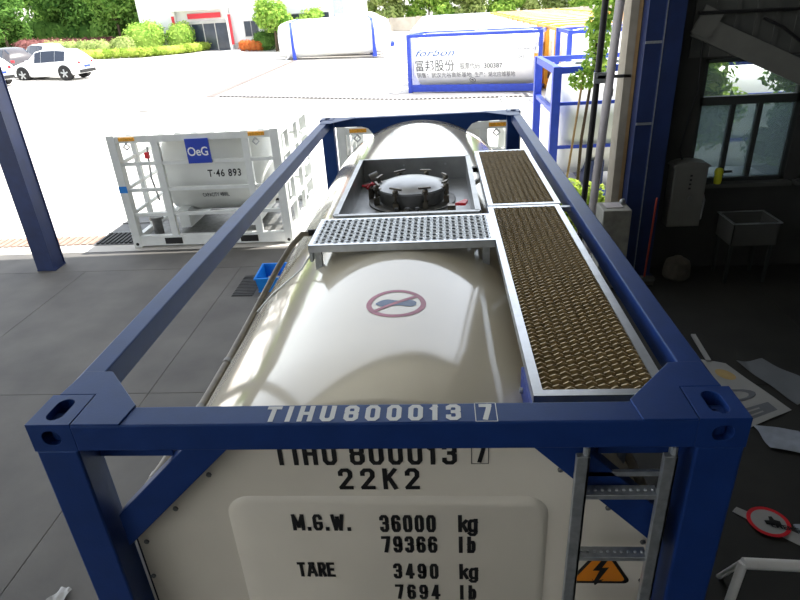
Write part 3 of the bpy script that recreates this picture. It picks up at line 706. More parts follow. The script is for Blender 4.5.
# ------------------------------------------------------------------ caged offshore tanks
def caged_tank(loc, label, group, signs=True):
    t = thing('caged_tank', label, 'tank', loc, 0, group)
    W, D, Hh = 3.02, 2.42, 2.06; g_ = M['frame_grey']
    for x in (0, W-.15):
        for y in (0, D-.15):
            p = MB().box((x, y, .0), (x+.15, y+.15, Hh)).build('corner_post', g_, t, bevel=.008)
            MB().lathe([(.03, 0), (.03, -.004)], (x+.075, y, .07), 'y', 12).build('lashing_hole', M['black'], p)
            if signs and x == 0 and y == 0: MB().box((x+.0, -.004, 1.05), (x+.15, 0, 1.17)).build('blue_tape', M['crate'], p)
    for y in (0, D-.12):
        MB().box((.15, y+.01, Hh-.14), (W-.15, y+.11, Hh-.02)).build('top_rail', g_, t, bevel=.006)
        br = MB().box((.15, y+.005, .03), (W-.15, y+.115, .22)).build('bottom_rail', g_, t, bevel=.006)
        for x in (.62, 2.05): MB().box((x, y-.002, .06), (x+.33, y+.003, .18)).build('fork_pocket', M['black'], br)
        for z in (1.55, 1.08, .62): MB().box((.15, y+.03, z-.03), (W-.15, y+.09, z+.03)).build('cage_bar', g_, t, bevel=.004)
        for x in (.77, 2.36): MB().box((x, y+.02, .2), (x+.12, y+.10, Hh-.14)).build('cage_post', g_, t, bevel=.004)
    for x in (0, W-.12):
        MB().box((x+.01, .15, Hh-.14), (x+.11, D-.15, Hh-.02)).build('top_rail', g_, t, bevel=.006)
        MB().box((x+.01, .15, .03), (x+.11, D-.15, .2)).build('bottom_rail', g_, t, bevel=.006)
        for z in (1.55, 1.08, .62): MB().box((x+.03, .15, z-.03), (x+.09, D-.15, z+.03)).build('cage_bar', g_, t, bevel=.004)
        for y in (.75, 1.5): MB().box((x+.02, y, .2), (x+.10, y+.1, Hh-.14)).build('cage_post', g_, t, bevel=.004)
    bar = MB().lathe([(.05, .42), (.35, .44), (.6, .5), (.72, .6), (.77, .74), (.77, 2.28), (.72, 2.42), (.6, 2.52), (.35, 2.58), (.05, 2.6)], (0, D/2, 1.14), 'x', 40).build('tank_barrel', M['alu'] if False else M['grey_tank'], t, smooth=True)
    ob = lambda u, v, d: (u, D/2-math.sqrt((.773+d)**2-(v-1.14)**2), v)
    lettering('lettering', 'T·46 893', 1.50, 2.12, 1.17, .13, ob, M['ink'], bar, bold=.02, space=1.15)
    lettering('lettering', 'CAPACITY 4800L', 1.30, 1.80, .78, .08, ob, M['soft_ink'], bar, bold=.015, space=1.1)
    for x in (.75, 2.05): MB().box((x, .5, .2), (x+.2, D-.5, .55)).build('saddle', g_, t)
    MB().box((.15, .15, .1), (W-.15, D-.15, .14)).build('deck_plate', M['steel_d'], t)
    MB().box((.15, .12, Hh-.03), (W-.15, D-.12, Hh-.012)).build('glare_plate', M['white'], t)  # plain white sheet added in place of the sun-blown top grating
    tp = MB()
    for k in range(9): tp.box((.35+k*.29, .02, Hh-.02), (.35+k*.29+.12, .1, Hh-.008))
    tp.build('rail_tread', M['galv'], t, fix=False)
    for x in (.22, W-.52):
        MB().box((x, -.002, Hh-.105), (x+.28, .01, Hh-.045)).build('orange_label', M['label_o'], t)
        MB().tube([(x+.12, .0, Hh-.14), (x+.07, -.01, Hh-.2), (x+.12, -.01, Hh-.25), (x+.18, -.01, Hh-.2), (x+.12, 0, Hh-.14)], .016, 8).build('lifting_shackle', M['galv'], t, smooth=True)
    MB().tube([(.45, .5, 1.75), (.42, .45, 1.2), (.45, .5, .75)], .02, 8).build('vent_pipe', M['galv'], t, smooth=True)
    MB().box((.40, .43, 1.55), (.47, .5, 1.66)).build('red_tag', M['red'], t)
    b = MB().tube([(.35, .4, .14), (.35, .4, .45)], .09, 14); b.lathe([(.13, .28), (.13, .33)], (.35, .4, .14), n=14); b.build('outlet_valve', M['steel_d'], t, smooth=True)
    if signs:
        s_ = MB().box((1.38, -.008, 1.53), (1.79, .03, 1.95)).build('sign_board', M['sign_blue'], t)
        lettering('lettering', 'OeG', 1.40, 1.76, 1.66, .15, lambda u, v, d: (u, -.009-d, v), M['white'], s_, bold=.014, space=.95)
    # end ladder seen on the right side
    for k in range(5): MB().box((W-.02, 1.72, .35+k*.32), (W+.02, 2.1, .39+k*.32)).build('ladder_rung', g_, t)
    return t
caged_tank((-5.50, 8.56, 0), 'light grey caged tank with a blue OEG sign outside at the left', 'caged tanks')
caged_tank((-1.46, 8.40, 0), 'light grey caged tank mostly hidden behind the blue frame', 'caged tanks', signs=False)

# ------------------------------------------------------------------ tank containers in the yard
def tank_unit(name, label, loc, fm, tm, rz=0, group=None, W=6.058, D=2.438, Hh=2.591, near=False):
    t = thing(name, label, 'tank container', loc, rz, group)
    a = .16
    for x in (0, W-a):
        for y in (0, D-a): MB().box((x, y, 0), (x+a, y+a, Hh)).build('corner_post', fm, t)
    for y in (.02, D-.14):
        MB().box((a, y, Hh-.13), (W-a, y+.12, Hh-.01)).build('top_rail', fm, t)
        MB().box((a, y, .06), (W-a, y+.12, .36 if not near else .2)).build('bottom_rail', fm, t)
    for x in (.02, W-.14):
        for z in (Hh-.13, .06): MB().box((x, a, z), (x+.12, D-a, z+.13)).build('end_rail', fm, t)
    if near:
        for x in (.03, W-.13): MB().box((x, a, 1.72), (x+.1, D-a, 1.8)).build('end_rail', fm, t)
        for z in (1.88, 1.05): MB().box((a, .05, z), (W-a, .11, z+.06)).build('side_bar', fm, t)
        for x in (.8, 4.6): MB().box((x, .2, .2), (x+.35, D-.2, .75)).build('saddle', M['blue_col'], t)
    r = 1.13; zc = Hh-1.171; e = .12
    MB().lathe([(.05, e), (.6, e+.03), (.95, e+.1), (1.09, e+.2), (r, e+.34), (r, W-e-.34), (1.09, W-e-.2), (.95, W-e-.1), (.6, W-e-.03), (.05, W-e)], (0, D/2, zc), 'x', 40).build('tank_barrel', tm, t, smooth=True)
    MB().box((W*.1, D/2-.25, Hh-.05), (W*.9, D/2+.25, Hh-.02)).build('walkway', M['galv'], t)
    MB().lathe([(.3, Hh-.1), (.3, Hh-.02), (.02, Hh-.0)], (W*.5, D/2+.55, 0), 'z', 20).build('manhole', M['galv'], t, smooth=True)
    return t
n1 = tank_unit('tank_container', 'blue-framed tank container just outside beside the window wall', (2.40, 10.50, 0), M['blue_far'], M['grey_tank'], near=True)
ORD = ['first', 'second', 'third', 'fourth', 'fifth', 'sixth', 'seventh', 'eighth', 'ninth', 'tenth', 'eleventh', 'twelfth', 'thirteenth', 'fourteenth']
# long row: lettered one in front
TX, TY = -1.17, 27.7
tob = tank_unit('tank_container', 'white tank container with blue Chinese company lettering, first of the long row', (TX, TY, 0), M['blue_far'], M['white_tank'], rz=-.29, group='white tank containers in the long row', Hh=2.5)
bar = [c for c in kids(tob) if c.name.startswith('tank_barrel')][0]
tob2 = tank_unit('tank_container', 'white tank container with glare-paled rails standing right behind the lettered one', (TX, TY+2.6, 0), M['rail_glare'], M['white_tank'], rz=-.29, group='white tank containers in the long row', Hh=2.5)
for i in range(2, 14):
    o = dup(tob2, (TX, TY+2.6*i, 0), -.29, 'white tank container with glare-paled rails, %s in the long row counting the lettered one' % ORD[i])
tbf = lambda u, v, d: (u, 1.219-math.sqrt((1.134+d)**2-(v-1.329)**2), v)
lettering('lettering', 'forbon', .37, 2.2, 1.58, .27, tbf, M['logo_blue'], bar, bold=.0, space=1.05, shear=.35)
lettering('lettering', '富邦股份', .36, 2.18, .98, .36, tbf, M['soft_ink'], bar, bold=.004, space=1.1)
lettering('lettering', '股票代码', 2.45, 3.35, 1.03, .2, tbf, M['soft_ink'], bar, bold=0)
lettering('lettering', '300387', 3.55, 4.35, 1.03, .2, tbf, M['soft_ink'], bar, bold=.015)
lettering('lettering', '销售：武汉光谷高新基地', .36, 2.95, .66, .17, tbf, M['soft_ink'], bar, bold=0)
lettering('lettering', '生产：湖北应城基地', 3.1, 4.9, .66, .17, tbf, M['soft_ink'], bar, bold=0)
lettering('lettering', 'TIHU 800015 1', 4.9, 5.75, 1.72, .11, tbf, M['soft_ink'], bar, bold=0)
lettering('lettering', '22K2', 5.0, 5.3, 1.42, .09, tbf, M['soft_ink'], bar, bold=0)
MB().box((5.72, .08, 1.40), (5.87, .10, 1.58)).build('orange_label', M['label_o'], tob)
lg = MB(); n = 20
for k in range(n):
    a0, a1 = 2*PI*k/n, 2*PI*(k+1)/n
    lg.add([tbf(2.95+r*math.cos(a), .50+.8*r*math.sin(a), .004) for r, a in ((.12, a0), (.145, a0), (.145, a1), (.12, a1))], [(0,1,2,3)])
lg.add([tbf(2.95+u, .50+v, .004) for u, v in ((-.09, 0), (0, -.03), (.09, -.02), (0, .045))], [(0,1,2,3)])
lg.build('round_mark', M['soft_ink'], bar, fix=False)
# row to the right: blue first, then orange frames
OX, OY = 4.95, 22.3
bf = tank_unit('tank_container', 'blue-framed white tank container at the head of the orange row', (OX, OY, 0), M['blue_far'], M['white_tank'])
orr = tank_unit('tank_container', 'orange-framed white tank container, nearest of the orange row', (OX, OY+2.6, 0), M['orange'], M['white_tank'], group='orange tank containers')
for i in range(1, 13):
    dup(orr, (OX-.01*i, OY+2.6+2.5*i, 0), 0, 'orange-framed white tank container, %s from the front of the orange row' % ORD[i])
# frameless swap tanks with blue supports
def swap_tank(loc, rz, label):
    t = thing('swap_tank', label, 'tank', loc, rz, 'white swap tanks'); D = 2.5
    MB().lathe([(.05, -.95), (.7, -.9), (1.0, -.8), (1.17, -.6), (1.22, -.3), (1.22, 6.9), (1.17, 7.2), (1.0, 7.4), (.7, 7.5), (.05, 7.55)], (0, D/2, 1.42), 'x', 40).build('tank_barrel', M['white_tank'], t, smooth=True)
    for x in (0, 6.0):
        P = [(D/2+1.25*math.cos(a), 1.42+1.25*math.sin(a)) for a in np.linspace(-.35, PI+.35, 30)]
        b = MB()
        for i in range(29):
            (ya, za), (yb, zb) = P[i], P[i+1]
            k0 = 1.2/1.25
            pa, pb = (D/2+(ya-D/2)*k0, 1.42+(za-1.42)*k0), (D/2+(yb-D/2)*k0, 1.42+(zb-1.42)*k0)
            v = [(xx, y, z) for xx in (x, x+.2) for y, z in ((ya, za), (yb, zb), pb, pa)]
            b.add(v, [(0,1,2,3), (4,5,6,7), (0,1,5,4), (2,3,7,6)])
        b.build('support_band', M['blue_far'], t)
        for y in (.0, D-.12):
            s_ = -1 if y == 0 else 1
            MB().prism([(0, 0), (.3, 0), (.2, 1.0), (0, 1.0)], lambda u, v, d: (x+u, y+d, v), 0, .12).build('support_leg', M['blue_far'], t)
        MB().box((x, .1, .0), (x+.2, D-.1, .18)).build('base_beam', M['blue_far'], t)
    for x in (-.7, 6.9):
        for y in (.4, D-.5): MB().bar((x, y, 0.0), (x+.5, y, .5), .08, .08).build('support_leg', M['white'], t)
    for y in (.7, 1.8):
        MB().tube([(3.5, y, 2.6), (3.5, y, 2.85), (6.6, y, 2.85), (6.6, y, 2.55)], .035, 6).build('handrail', M['white'], t)
    b = MB().lathe([(.22, 7.5), (.22, 7.75), (.12, 7.8)], (0, D/2, .75), 'x', 16); b.build('outlet_valve', M['blue_far'], t, smooth=True)
    return t
sw = swap_tank((-10.5, 45.6, gz(-8, 46)), .2, 'long white swap tank with two blue supports, nearest of its row')
for i in range(1, 4):
    x, y = -10.5-.4*i, 45.6+2.75*i
    dup(sw, (x, y, gz(x+2, y)), .2, 'white swap tank, %s from the front of its row' % ORD[i])

# ------------------------------------------------------------------ vehicles
def car(label, paint, loc, rz, s, suv=True):
    t = thing('car', label, 'car', loc, rz, None)
    Lc, hw_ = 4.5, .90; hr_ = 1.62 if suv else 1.45
    st = [(-2.25, .45, .78, .80, .70), (-2.18, .30, .95, 1.08, .84), (-1.95, .24, 1.0, 1.32, .90), (-1.55, .22, 1.0, hr_-.06, .91), (-.9, .20, .98, hr_, .91), (0, .20, .95, hr_, .91), (.45, .20, .94, hr_-.08, .91),
          (1.0, .20, .95, 1.10, .91), (1.6, .22, .90, .97, .89), (2.05, .26, .78, .84, .84), (2.25, .36, .62, .66, .70)]
    def sec(q):
        x, zl, zb, zr, w_ = q; wr = .62 if zr > 1.2 else .78*w_
        half = [(w_*.86, zl), (w_, zl+.12), (w_*1.0, (zl+zb)/2), (w_*.985, zb), ((w_*.96+wr)/2, (zb+zr)/2), (wr, zr-.05), (wr*.8, zr), (0, zr+.015)]
        return [(x, y, z) for y, z in half] + [(x, -y, z) for y, z in reversed(half[:-1])]
    rows = [sec(q) for q in st]; n = len(rows[0]); b = MB()
    b.add([p for r_ in rows for p in r_], [(i*n+k, i*n+k+1, (i+1)*n+k+1, (i+1)*n+k) for i in range(len(rows)-1) for k in range(n-1)] + [(i*n+n-1, i*n, (i+1)*n, (i+1)*n+n-1) for i in range(len(rows)-1)] + [tuple(range(n)), tuple(range((len(rows)-1)*n, len(rows)*n))])
    bd = b.build('body', paint, t, smooth=True)
    def panel(name, i0, i1, k0, k1, m, shrink=.06):
        for sd in (0, 1):
            c = [Vector(rows[i][k if not sd else n-1-k]) for i, k in ((i0, k0), (i1, k0), (i1, k1), (i0, k1))]
            mid = sum(c, Vector())/4; c = [v+(mid-v)*shrink for v in c]
            nn = (c[1]-c[0]).cross(c[3]-c[0]).normalized(); nn = nn if nn.y*(1 if not sd else -1) > 0 else -nn
            MB().add([v+nn*.012 for v in c] + [v-nn*.03 for v in c], [(0,1,2,3), (4,5,6,7), (0,1,5,4), (1,2,6,5), (2,3,7,6), (3,0,4,7)]).build(name, m, bd)
    panel('side_window', 3, 4, 3, 5, M['carglass'], .03); panel('side_window', 4, 5, 3, 5, M['carglass'], .03); panel('side_window', 5, 6, 3, 5, M['carglass'])
    def cross(name, i0, i1, m):
        kk = (5, n-1-5); c = [Vector(rows[i][k]) for i, k in ((i0, kk[0]), (i1, kk[0]), (i1, kk[1]), (i0, kk[1]))]
        mid = sum(c, Vector())/4; c = [v+(mid-v)*.06 for v in c]
        nn = (c[1]-c[0]).cross(c[3]-c[0]).normalized(); nn = nn if nn.z > 0 else -nn
        MB().add([v+nn*.04 for v in c] + [v-nn*.03 for v in c], [(0,1,2,3), (4,5,6,7), (0,1,5,4), (1,2,6,5), (2,3,7,6), (3,0,4,7)]).build(name, m, bd)
    cross('windscreen', 6, 7, M['carglass']); cross('rear_window', 2, 3, M['carglass'])
    for y in (-.66, .5):
        MB().box((-2.24, y, .78), (-2.1, y+.2 if y > 0 else y+.2, .95)).build('tail_lamp', M['lamp_red'], t); MB().box((2.12, y, .62), (2.24, y+.2, .74)).build('headlamp', M['galv'], t)
    MB().box((-2.3, -.7, .32), (-2.1, .7, .5)).build('rear_bumper', M['tyre'], t, bevel=.03)
    MB().box((-2.3, -.25, .6), (-2.24, .25, .72)).build('number_plate', M['sign_blue'], t)
    for x in (-1.38, 1.36):
        for y in (-1, 1):
            MB().lathe([(.42, y*.60), (.42, y*.925)], (x, 0, .38), 'y', 24).build('wheel_arch', M['tyre'], t)
            w_ = MB().lathe([(.2, y*.70), (.345, y*.72), (.345, y*.93), (.23, y*.95)], (x, 0, .345), 'y', 24).build('wheel', M['tyre'], t)
            for k in range(5):
                a = 2*PI*k/5+.3
                MB().bar((x, y*.955, .345), (x+.23*math.cos(a), y*.955, .345+.23*math.sin(a)), .075, .03, up=(0,1,0)).build('rim_spoke', M['galv'], w_)
    for y in (-.95, .95): MB().box((.72, y-.08, 1.0), (.9, y+.08, 1.12)).build('wing_mirror', paint, t, bevel=.02)
    t.scale = (s,)*3
    return t
zc_ = lambda x, y: gz(x, y)
def wheel_at(xf, yf, xr, yr, label, paint, s=None):
    c = Vector(((xf+xr)/2, (yf+yr)/2)); a = math.atan2(yf-yr, xf-xr); wb = math.hypot(xf-xr, yf-yr)
    s = s or wb/2.74
    n_ = Vector((-math.sin(a), math.cos(a)))*(.9*s)                  # near side wheels lie on the given points
    c2 = c - n_ if (c-n_).length > c.length else c + n_
    return car(label, paint, (c2.x, c2.y, gz(c2.x, c2.y)), a, s)
wheel_at(-23.9, 34.2, -21.2, 33.9, 'white hatchback parked in the sunny yard, seen from its left rear side', M['carwhite'], 1.0)
car('dark grey car with red tail lamps parked behind the white hatchback', M['cargrey'], (-26.6, 36.9, gz(-26.6, 36.9)), 2.6, 1.0)
car('white car half hidden between the grey car and the hedge', M['carwhite'], (-26.4, 40.6, gz(-26.4, 40.6)), 2.6, 1.0)
car('white car at the left edge cut off by the blue column', M['carwhite'], (-25.1, 31.6, gz(-25.1, 31.6)), 2.9, 1.0)

# ------------------------------------------------------------------ office building far left
BY = 57.5
bo = thing('office_building', 'white office building with a glazed entrance and red banners', 'building', (-16, BY, .45))
def bb(a, c, name, m, par=bo):
    return MB().box((a[0]+16, a[1]-BY, a[2]-.45), (c[0]+16, c[1]-BY, c[2]-.45)).build(name, m, par)
bb((-27, BY, 0), (-6.9, BY+9, 10.5), 'wall', M['bldg'])
bb((-18.6, BY-.06, 0.2), (-12.8, BY, 1.3), 'plinth', M['plinth'])
bb((-23.7, BY-1.2, 4.2), (-18.4, BY, 4.55), 'canopy', M['bldg'])
e = bb((-23.2, BY-.1, .3), (-18.9, BY-.0, 3.05), 'entrance', M['win_dark'])
for x in (-22.2, -21.1, -20.0): bb((x-.04, BY-.14, .3), (x+.04, BY-.1, 3.05), 'door_mullion', M['plinth'], e)
bb((-23.4, BY-.2, 3.05), (-18.7, BY, 3.3), 'lintel', M['plinth'])
for x in (-23.55, -18.65): bb((x-.12, BY-.5, 0.3), (x+.12, BY-.1, 4.2), 'door_pier', M['bldg'])
bb((-22.35, BY-.25, 3.5), (-19.3, BY-.12, 3.92), 'red_sign', M['sign_red'])
bb((-23.75, BY-.56, 1.4), (-23.5, BY-.5, 3.8), 'red_banner', M['sign_red']); bb((-18.55, BY-.56, 1.2), (-18.3, BY-.5, 3.7), 'red_banner', M['sign_red'])
bb((-23.9, BY-2.2, 0.3), (-17.4, BY, .75), 'step', M['bldg'])
for x0, x1, z0, z1 in ((-17.35, -16.0, 1.75, 3.1), (-15.2, -13.9, 1.75, 3.05), (-13.0, -9.4, 2.5, 3.45), (-17.4, -16.0, 5.6, 7.2), (-13, -9.4, 5.6, 7.2), (-22, -19.5, 5.6, 7.2)):
    wn = bb((x0, BY-.05, z0), (x1, BY+.02, z1), 'window', M['plinth'])
    k = 2 if x1-x0 < 2 else 4
    for q in range(k):
        w_ = (x1-x0-.06)/k; bb((x0+.06+q*w_, BY-.07, z0+.06), (x0+q*w_+w_, BY-.05, z1-.06), 'pane', M['win_dark'], wn)
bb((-8.95, BY-.2, 0), (-8.1, BY, 10.4), 'pilaster', M['film'])
bb((-27, BY-.3, 10.3), (-6.7, BY+9.2, 10.7), 'roof_edge', M['plinth'])
# concrete garden wall far behind
gw = tag(MB().box((-10, 90, -.1), (40, 90.3, 1.9)).build('garden_wall', M['garden']), 'weathered concrete boundary wall under the far trees', 'wall')
for k in range(14): MB().box((-10+k*3.7, 89.85, -.1), (-9.6+k*3.7, 90.0, 1.98)).build('pier', M['garden'], gw, fix=False)

# ------------------------------------------------------------------ plants
def leaves(blobs, n, size, seed, flat=.0):
    """leaf quads spread over the outsides of ellipsoid blobs (cx,cy,cz,rx,ry,rz)"""
    rg = np.random.default_rng(seed)
    vol = np.array([b_[3]*b_[4]+b_[4]*b_[5]+b_[3]*b_[5] for b_ in blobs]); idx = rg.choice(len(blobs), n, p=vol/vol.sum())
    B_ = np.array(blobs)[idx]; d = rg.normal(size=(n, 3)); d /= np.linalg.norm(d, axis=1)[:, None]
    rad = rg.uniform(.62, 1.06, n)[:, None]
    c = B_[:, :3] + d*B_[:, 3:]*rad
    nn = d + rg.normal(size=(n, 3))*.55 + np.array([0, 0, .35]); nn /= np.linalg.norm(nn, axis=1)[:, None]
    a = np.cross(nn, rg.normal(size=(n, 3))); a /= np.linalg.norm(a, axis=1)[:, None]; bb_ = np.cross(nn, a)
    s_ = (size*rg.uniform(.6, 1.3, n))[:, None]
    V = np.stack([c-a*s_, c-bb_*s_*.5+nn*s_*.12, c+a*s_, c+bb_*s_*.5+nn*s_*.12], 1).reshape(-1, 3)
    me = bpy.data.meshes.new('leaves'); me.from_pydata(V.tolist(), [], [(4*i, 4*i+1, 4*i+2, 4*i+3) for i in range(n)])
    return me
def core(blobs, k=.72):
    b = MB()
    for cx, cy, cz, rx, ry, rz in blobs:
        prof = [(max(.02, math.sin(PI*i/6)), -math.cos(PI*i/6)) for i in range(7)]
        m_ = MB().lathe(prof, n=10); b.add([(cx+x*rx*k, cy+y*ry*k, cz+z*rz*k) for x, y, z in m_.v], m_.f)
    return b
def tree(label, loc, h, cr, lm, seed, n=2600, group='far trees', ls=.2, name='tree', trunk=.14, cat='tree', zl=.38):
    rg = random.Random(seed); t = thing(name, label, cat, loc, rg.uniform(0, 6), group)
    blobs = [(0, 0, h*.62, cr*.8, cr*.8, h*.3)]
    for k in range(9):
        a = rg.uniform(0, 2*PI); r_ = cr*rg.uniform(.35, .75); z = h*rg.uniform(zl, .88)
        q = cr*rg.uniform(.32, .52); blobs.append((r_*math.cos(a), r_*math.sin(a), z, q, q, q*.85))
    br = MB().tube([(0, 0, 0), (rg.uniform(-.1, .1), rg.uniform(-.1, .1), h*.4), (0, 0, h*.75)], [trunk, trunk*.75, trunk*.3], 8)
    for k in range(5):
        x, y, z = blobs[1+k][:3]; br.tube([(0, 0, h*.35), (x*.5, y*.5, (h*.4+z)/2), (x, y, z)], [trunk*.4, trunk*.28, trunk*.1], 6)
    br.build('trunk', M['bark'], t, smooth=True)
    me = leaves(blobs, n, ls, seed); me.materials.append(lm); f_ = link('foliage', me, t); f_['kind'] = 'stuff'
    core(blobs, .6).build('inner_foliage', lm, t, fix=False)
    return t
G = lambda x, y: (x, y, gz(x, y))
# big trees at the left behind the hedges
tree('rounded green tree at the far left edge of the garden', G(-44.5, 60), 8.2, 3.6, M['leaf1'], 1, 6000, 'garden trees', .24, zl=.22)
tree('tall dark green tree behind the purple hedge', G(-36.5, 64), 10.5, 3.6, M['leaf3'], 2, 6500, 'garden trees', .24, zl=.2)
tree('yellow-green tree right of the tall dark green tree', G(-31.6, 66), 11, 3.3, M['leafy'], 3, 6500, 'garden trees', .24, zl=.22)
tree('bushy green tree left of the red-signed entrance', G(-30.2, 59.8), 7.2, 2.9, M['leaf1'], 4, 5500, 'garden trees', .23, zl=.2)
tree('dark green low tree behind the parked cars', G(-40.2, 57.5), 5.6, 3.0, M['leaf3'], 5, 5000, 'garden trees', .22, zl=.22)
tree('bright green tree in front of the office windows', G(-14.0, 55.2), 4.6, 1.7, M['leaf2'], 6, 3000, 'garden trees', .17)
tree('small bright green tree behind the swap tank', G(-11.1, 56), 3.6, 1.2, M['leaf2'], 66, 1800, 'garden trees', .15)
t1 = tree('tall green tree in the belt behind the garden trees', G(-54, 74), 12, 4.6, M['leaf1'], 7, 5500, 'trees in the left belt', .32, zl=.15)
for k, (x, y, s_) in enumerate([(-46, 76, 1), (-38.5, 78, 1.05), (-62, 71, 1.0), (-31, 80, 1.0), (-69, 76, 1.0)]):
    dup(t1, G(x, y), k*1.3, 'tall green tree in the belt behind the garden trees', s_)
t2 = tree('pale olive tree in the long belt beyond the boundary wall', G(-7, 96.5), 9.5, 4.3, M['leaf4'], 8, 5500, 'trees in the far belt', .34, zl=.12)
t3 = tree('fresh green tree in the long belt beyond the boundary wall', G(-1, 97), 9, 4.3, M['leaf2'], 9, 5500, 'trees in the far belt', .34, zl=.12)
for k in range(9):
    src = (t2, t3)[k % 2]
    dup(src, G(5.5+k*5.6, 96.5+(k*37 % 5)), k*1.1, src['label'], .9+.25*((k*7) % 4)/4)
for k in range(4): dup((t2, t3)[k % 2], G(-14-k*7, 99), k*2.1, (t2, t3)[k % 2]['label'], 1.0)
# hedges and clipped bushes
def hedge(label, pts, wd, h, lm, seed, n, ls=.09, group='garden hedges'):
    t = thing('hedge', label, 'hedge', G(*pts[0]), 0, group); o = Vector(G(*pts[0])); blobs = []
    for (xa, ya), (xb, yb) in zip(pts, pts[1:]):
        m_ = max(2, int(math.hypot(xb-xa, yb-ya)/(wd*.45)))
        for k in range(m_+1):
            x, y = xa+(xb-xa)*k/m_, ya+(yb-ya)*k/m_; blobs.append((x-o.x, y-o.y, gz(x, y)-o.z+h*.5, wd*.55, wd*.55, h*.56))
    me = leaves(blobs, n, ls, seed); me.materials.append(lm); link('foliage', me, t)['kind'] = 'stuff'
    core(blobs, .85).build('inner_foliage', lm, t, fix=False)
hedge('low clipped yellow-green hedge along the kerb', [(-29.8, 47.5), (-24, 50), (-21.8, 54), (-21.0, 59.4)], 1.3, .75, M['leafy'], 21, 5200)
hedge('purple-leaved hedge under the garden trees', [(-37, 55), (-31, 58), (-28.6, 58.5)], 1.8, 1.2, M['leafp'], 22, 4200, .11)
hedge('dark green shrubbery under the garden trees', [(-50, 61), (-42, 63), (-30, 62.5), (-27.5, 60)], 2.6, 2.6, M['leaf3'], 25, 7000, .16)
hedge('pale green hedge in front of the purple hedge', [(-31.5, 50), (-27.6, 51)], 1.5, 1.3, M['leaf4'], 23, 3000)
hedge('orange-leaved low hedge by the office wall', [(-17.2, 56), (-15.8, 56)], 1.0, .9, M['leafo'], 24, 900)
def bush(label, x, y, r, h, lm, seed, n, ls=.1):
    t = thing('bush', label, 'bush', G(x, y), 0, 'clipped bushes'); bl_ = [(0, 0, h*.45, r, r, h*.56), (r*.3, .1, h*.55, r*.7, r*.7, h*.5), (-r*.3, -.1, h*.5, r*.7, r*.7, h*.5)]
    me = leaves(bl_, n, ls, seed); me.materials.append(lm); link('foliage', me, t)['kind'] = 'stuff'
    core(bl_, .85).build('inner_foliage', lm, t, fix=False)
bush('large dome-shaped bright green bush in the garden', -25.9, 55.5, 1.9, 2.5, M['leaf2'], 31, 3600, .13)
bush('smaller dome-shaped green bush nearest the entrance', -22.9, 56.2, 1.25, 2.4, M['leaf2'], 32, 2400, .12)
bush('pale round bush at the end of the clipped hedge', -26.2, 51.6, 1.0, 1.5, M['leaf4'], 33, 1800)
bush('dark round bush under the office windows', -15.4, 56.6, 1.1, 1.7, M['leaf3'], 34, 1500)
# young staked tree just outside the opening
t = thing('young_tree', 'young leafy tree tied to a stake outside the opening', 'tree', (2.73, 9.35, 0))
MB().tube([(0, 0, 0), (.02, 0, 1.5), (.12, 0, 2.6), (.2, 0, 3.8), (.3, 0, 5.2)], [.03, .028, .024, .02, .01], 8).build('trunk', M['bark'], t, smooth=True)
bl_ = [(.14, 0, 2.75, .2, .22, .25), (-.06, -.05, 2.5, .22, .2, .16), (.2, 0, 3.1, .2, .2, .3), (.25, .05, 3.6, .22, .25, .35), (.4, 0, 4.2, .3, .4, .4), (.16, .1, 3.3, .2, .2, .25)]
me = leaves(bl_, 1700, .06, 41); me.materials.append(M['leaf2']); link('foliage', me, t)['kind'] = 'stuff'
MB().tube([(-.28, -.1, 0), (-.05, -.1, 2.6)], .02, 8).build('stake', M['tan'], t, smooth=True)
t = thing('bush', 'low yellow-green shrub behind the right rail of the big container', 'bush', (2.55, 9.0, 0))
bl_ = [(0, 0, .4, .4, .4, .46), (.4, .1, .35, .3, .3, .4), (-.3, .25, .4, .3, .4, .45), (.1, -.3, .3, .3, .25, .3)]
me = leaves(bl_, 1600, .07, 42); me.materials.append(M['leafy']); link('foliage', me, t)['kind'] = 'stuff'
t = tree('leafy tree outside the workshop window', (4.35, 8.9, 0), 3.9, .75, M['leaf2'], 43, 2200, None, .075, trunk=.05)
tree('dark leafy tree outside the second window', (6.2, 8.7, 0), 3.2, .8, M['leaf3'], 44, 2000, None, .075, trunk=.05)

# ------------------------------------------------------------------ things by the window wall
t = thing('control_cabinet', 'grey wall cabinet with a rounded top left of the window', 'cabinet', (3.68, 6.87, .74))
MB().box((-.225, -.12, 0), (.225, .12, .86)).build('body', M['cab'], t, bevel=.01)
P = [(.25*math.cos(a), .07*math.sin(a)) for a in np.linspace(0, PI, 13)]
MB().prism(P, lambda u, v, d: (u, d, .86+v), -.14, .125).build('hood', M['cab'], t)
MB().box((-.21, -.128, .02), (.21, -.12, .84)).build('door', M['cab'], t, bevel=.003)
MB().lathe([(.035, 0), (.03, -.012)], (.03, -.128, .42), 'y', 12).build('lock', M['steel_d'], t)
MB().tube([(.225, .0, .55), (.28, -.02, .35), (.27, -.02, .08), (.2, -.02, .03)], .013, 8).build('cable', M['galv'], t, smooth=True)
for k in range(4): MB().box((-.01, -.132, .55+k*.06), (.02, -.128, .575+k*.06)).build('indicator', M['black'], t)
t = thing('hand_tool', 'yellow hand tool with a black nozzle lying on the window sill', 'tool', (4.13, 6.93, 1.305))
MB().lathe([(.045, 0), (.052, .05), (.05, .13), (.035, .16)], n=14).build('body', M['yellow'], t, smooth=True)
MB().lathe([(.055, .13), (.06, .17), (.045, .21), (.02, .22)], n=14).build('cap', M['yellow'], t, smooth=True)
MB().box((.04, -.015, .15), (.17, .015, .18)).build('nozzle', M['black'], t, bevel=.003)
t = thing('wash_trough', 'dark open trough with a pale rim under the window', 'trough', (4.5, 6.6, 0))
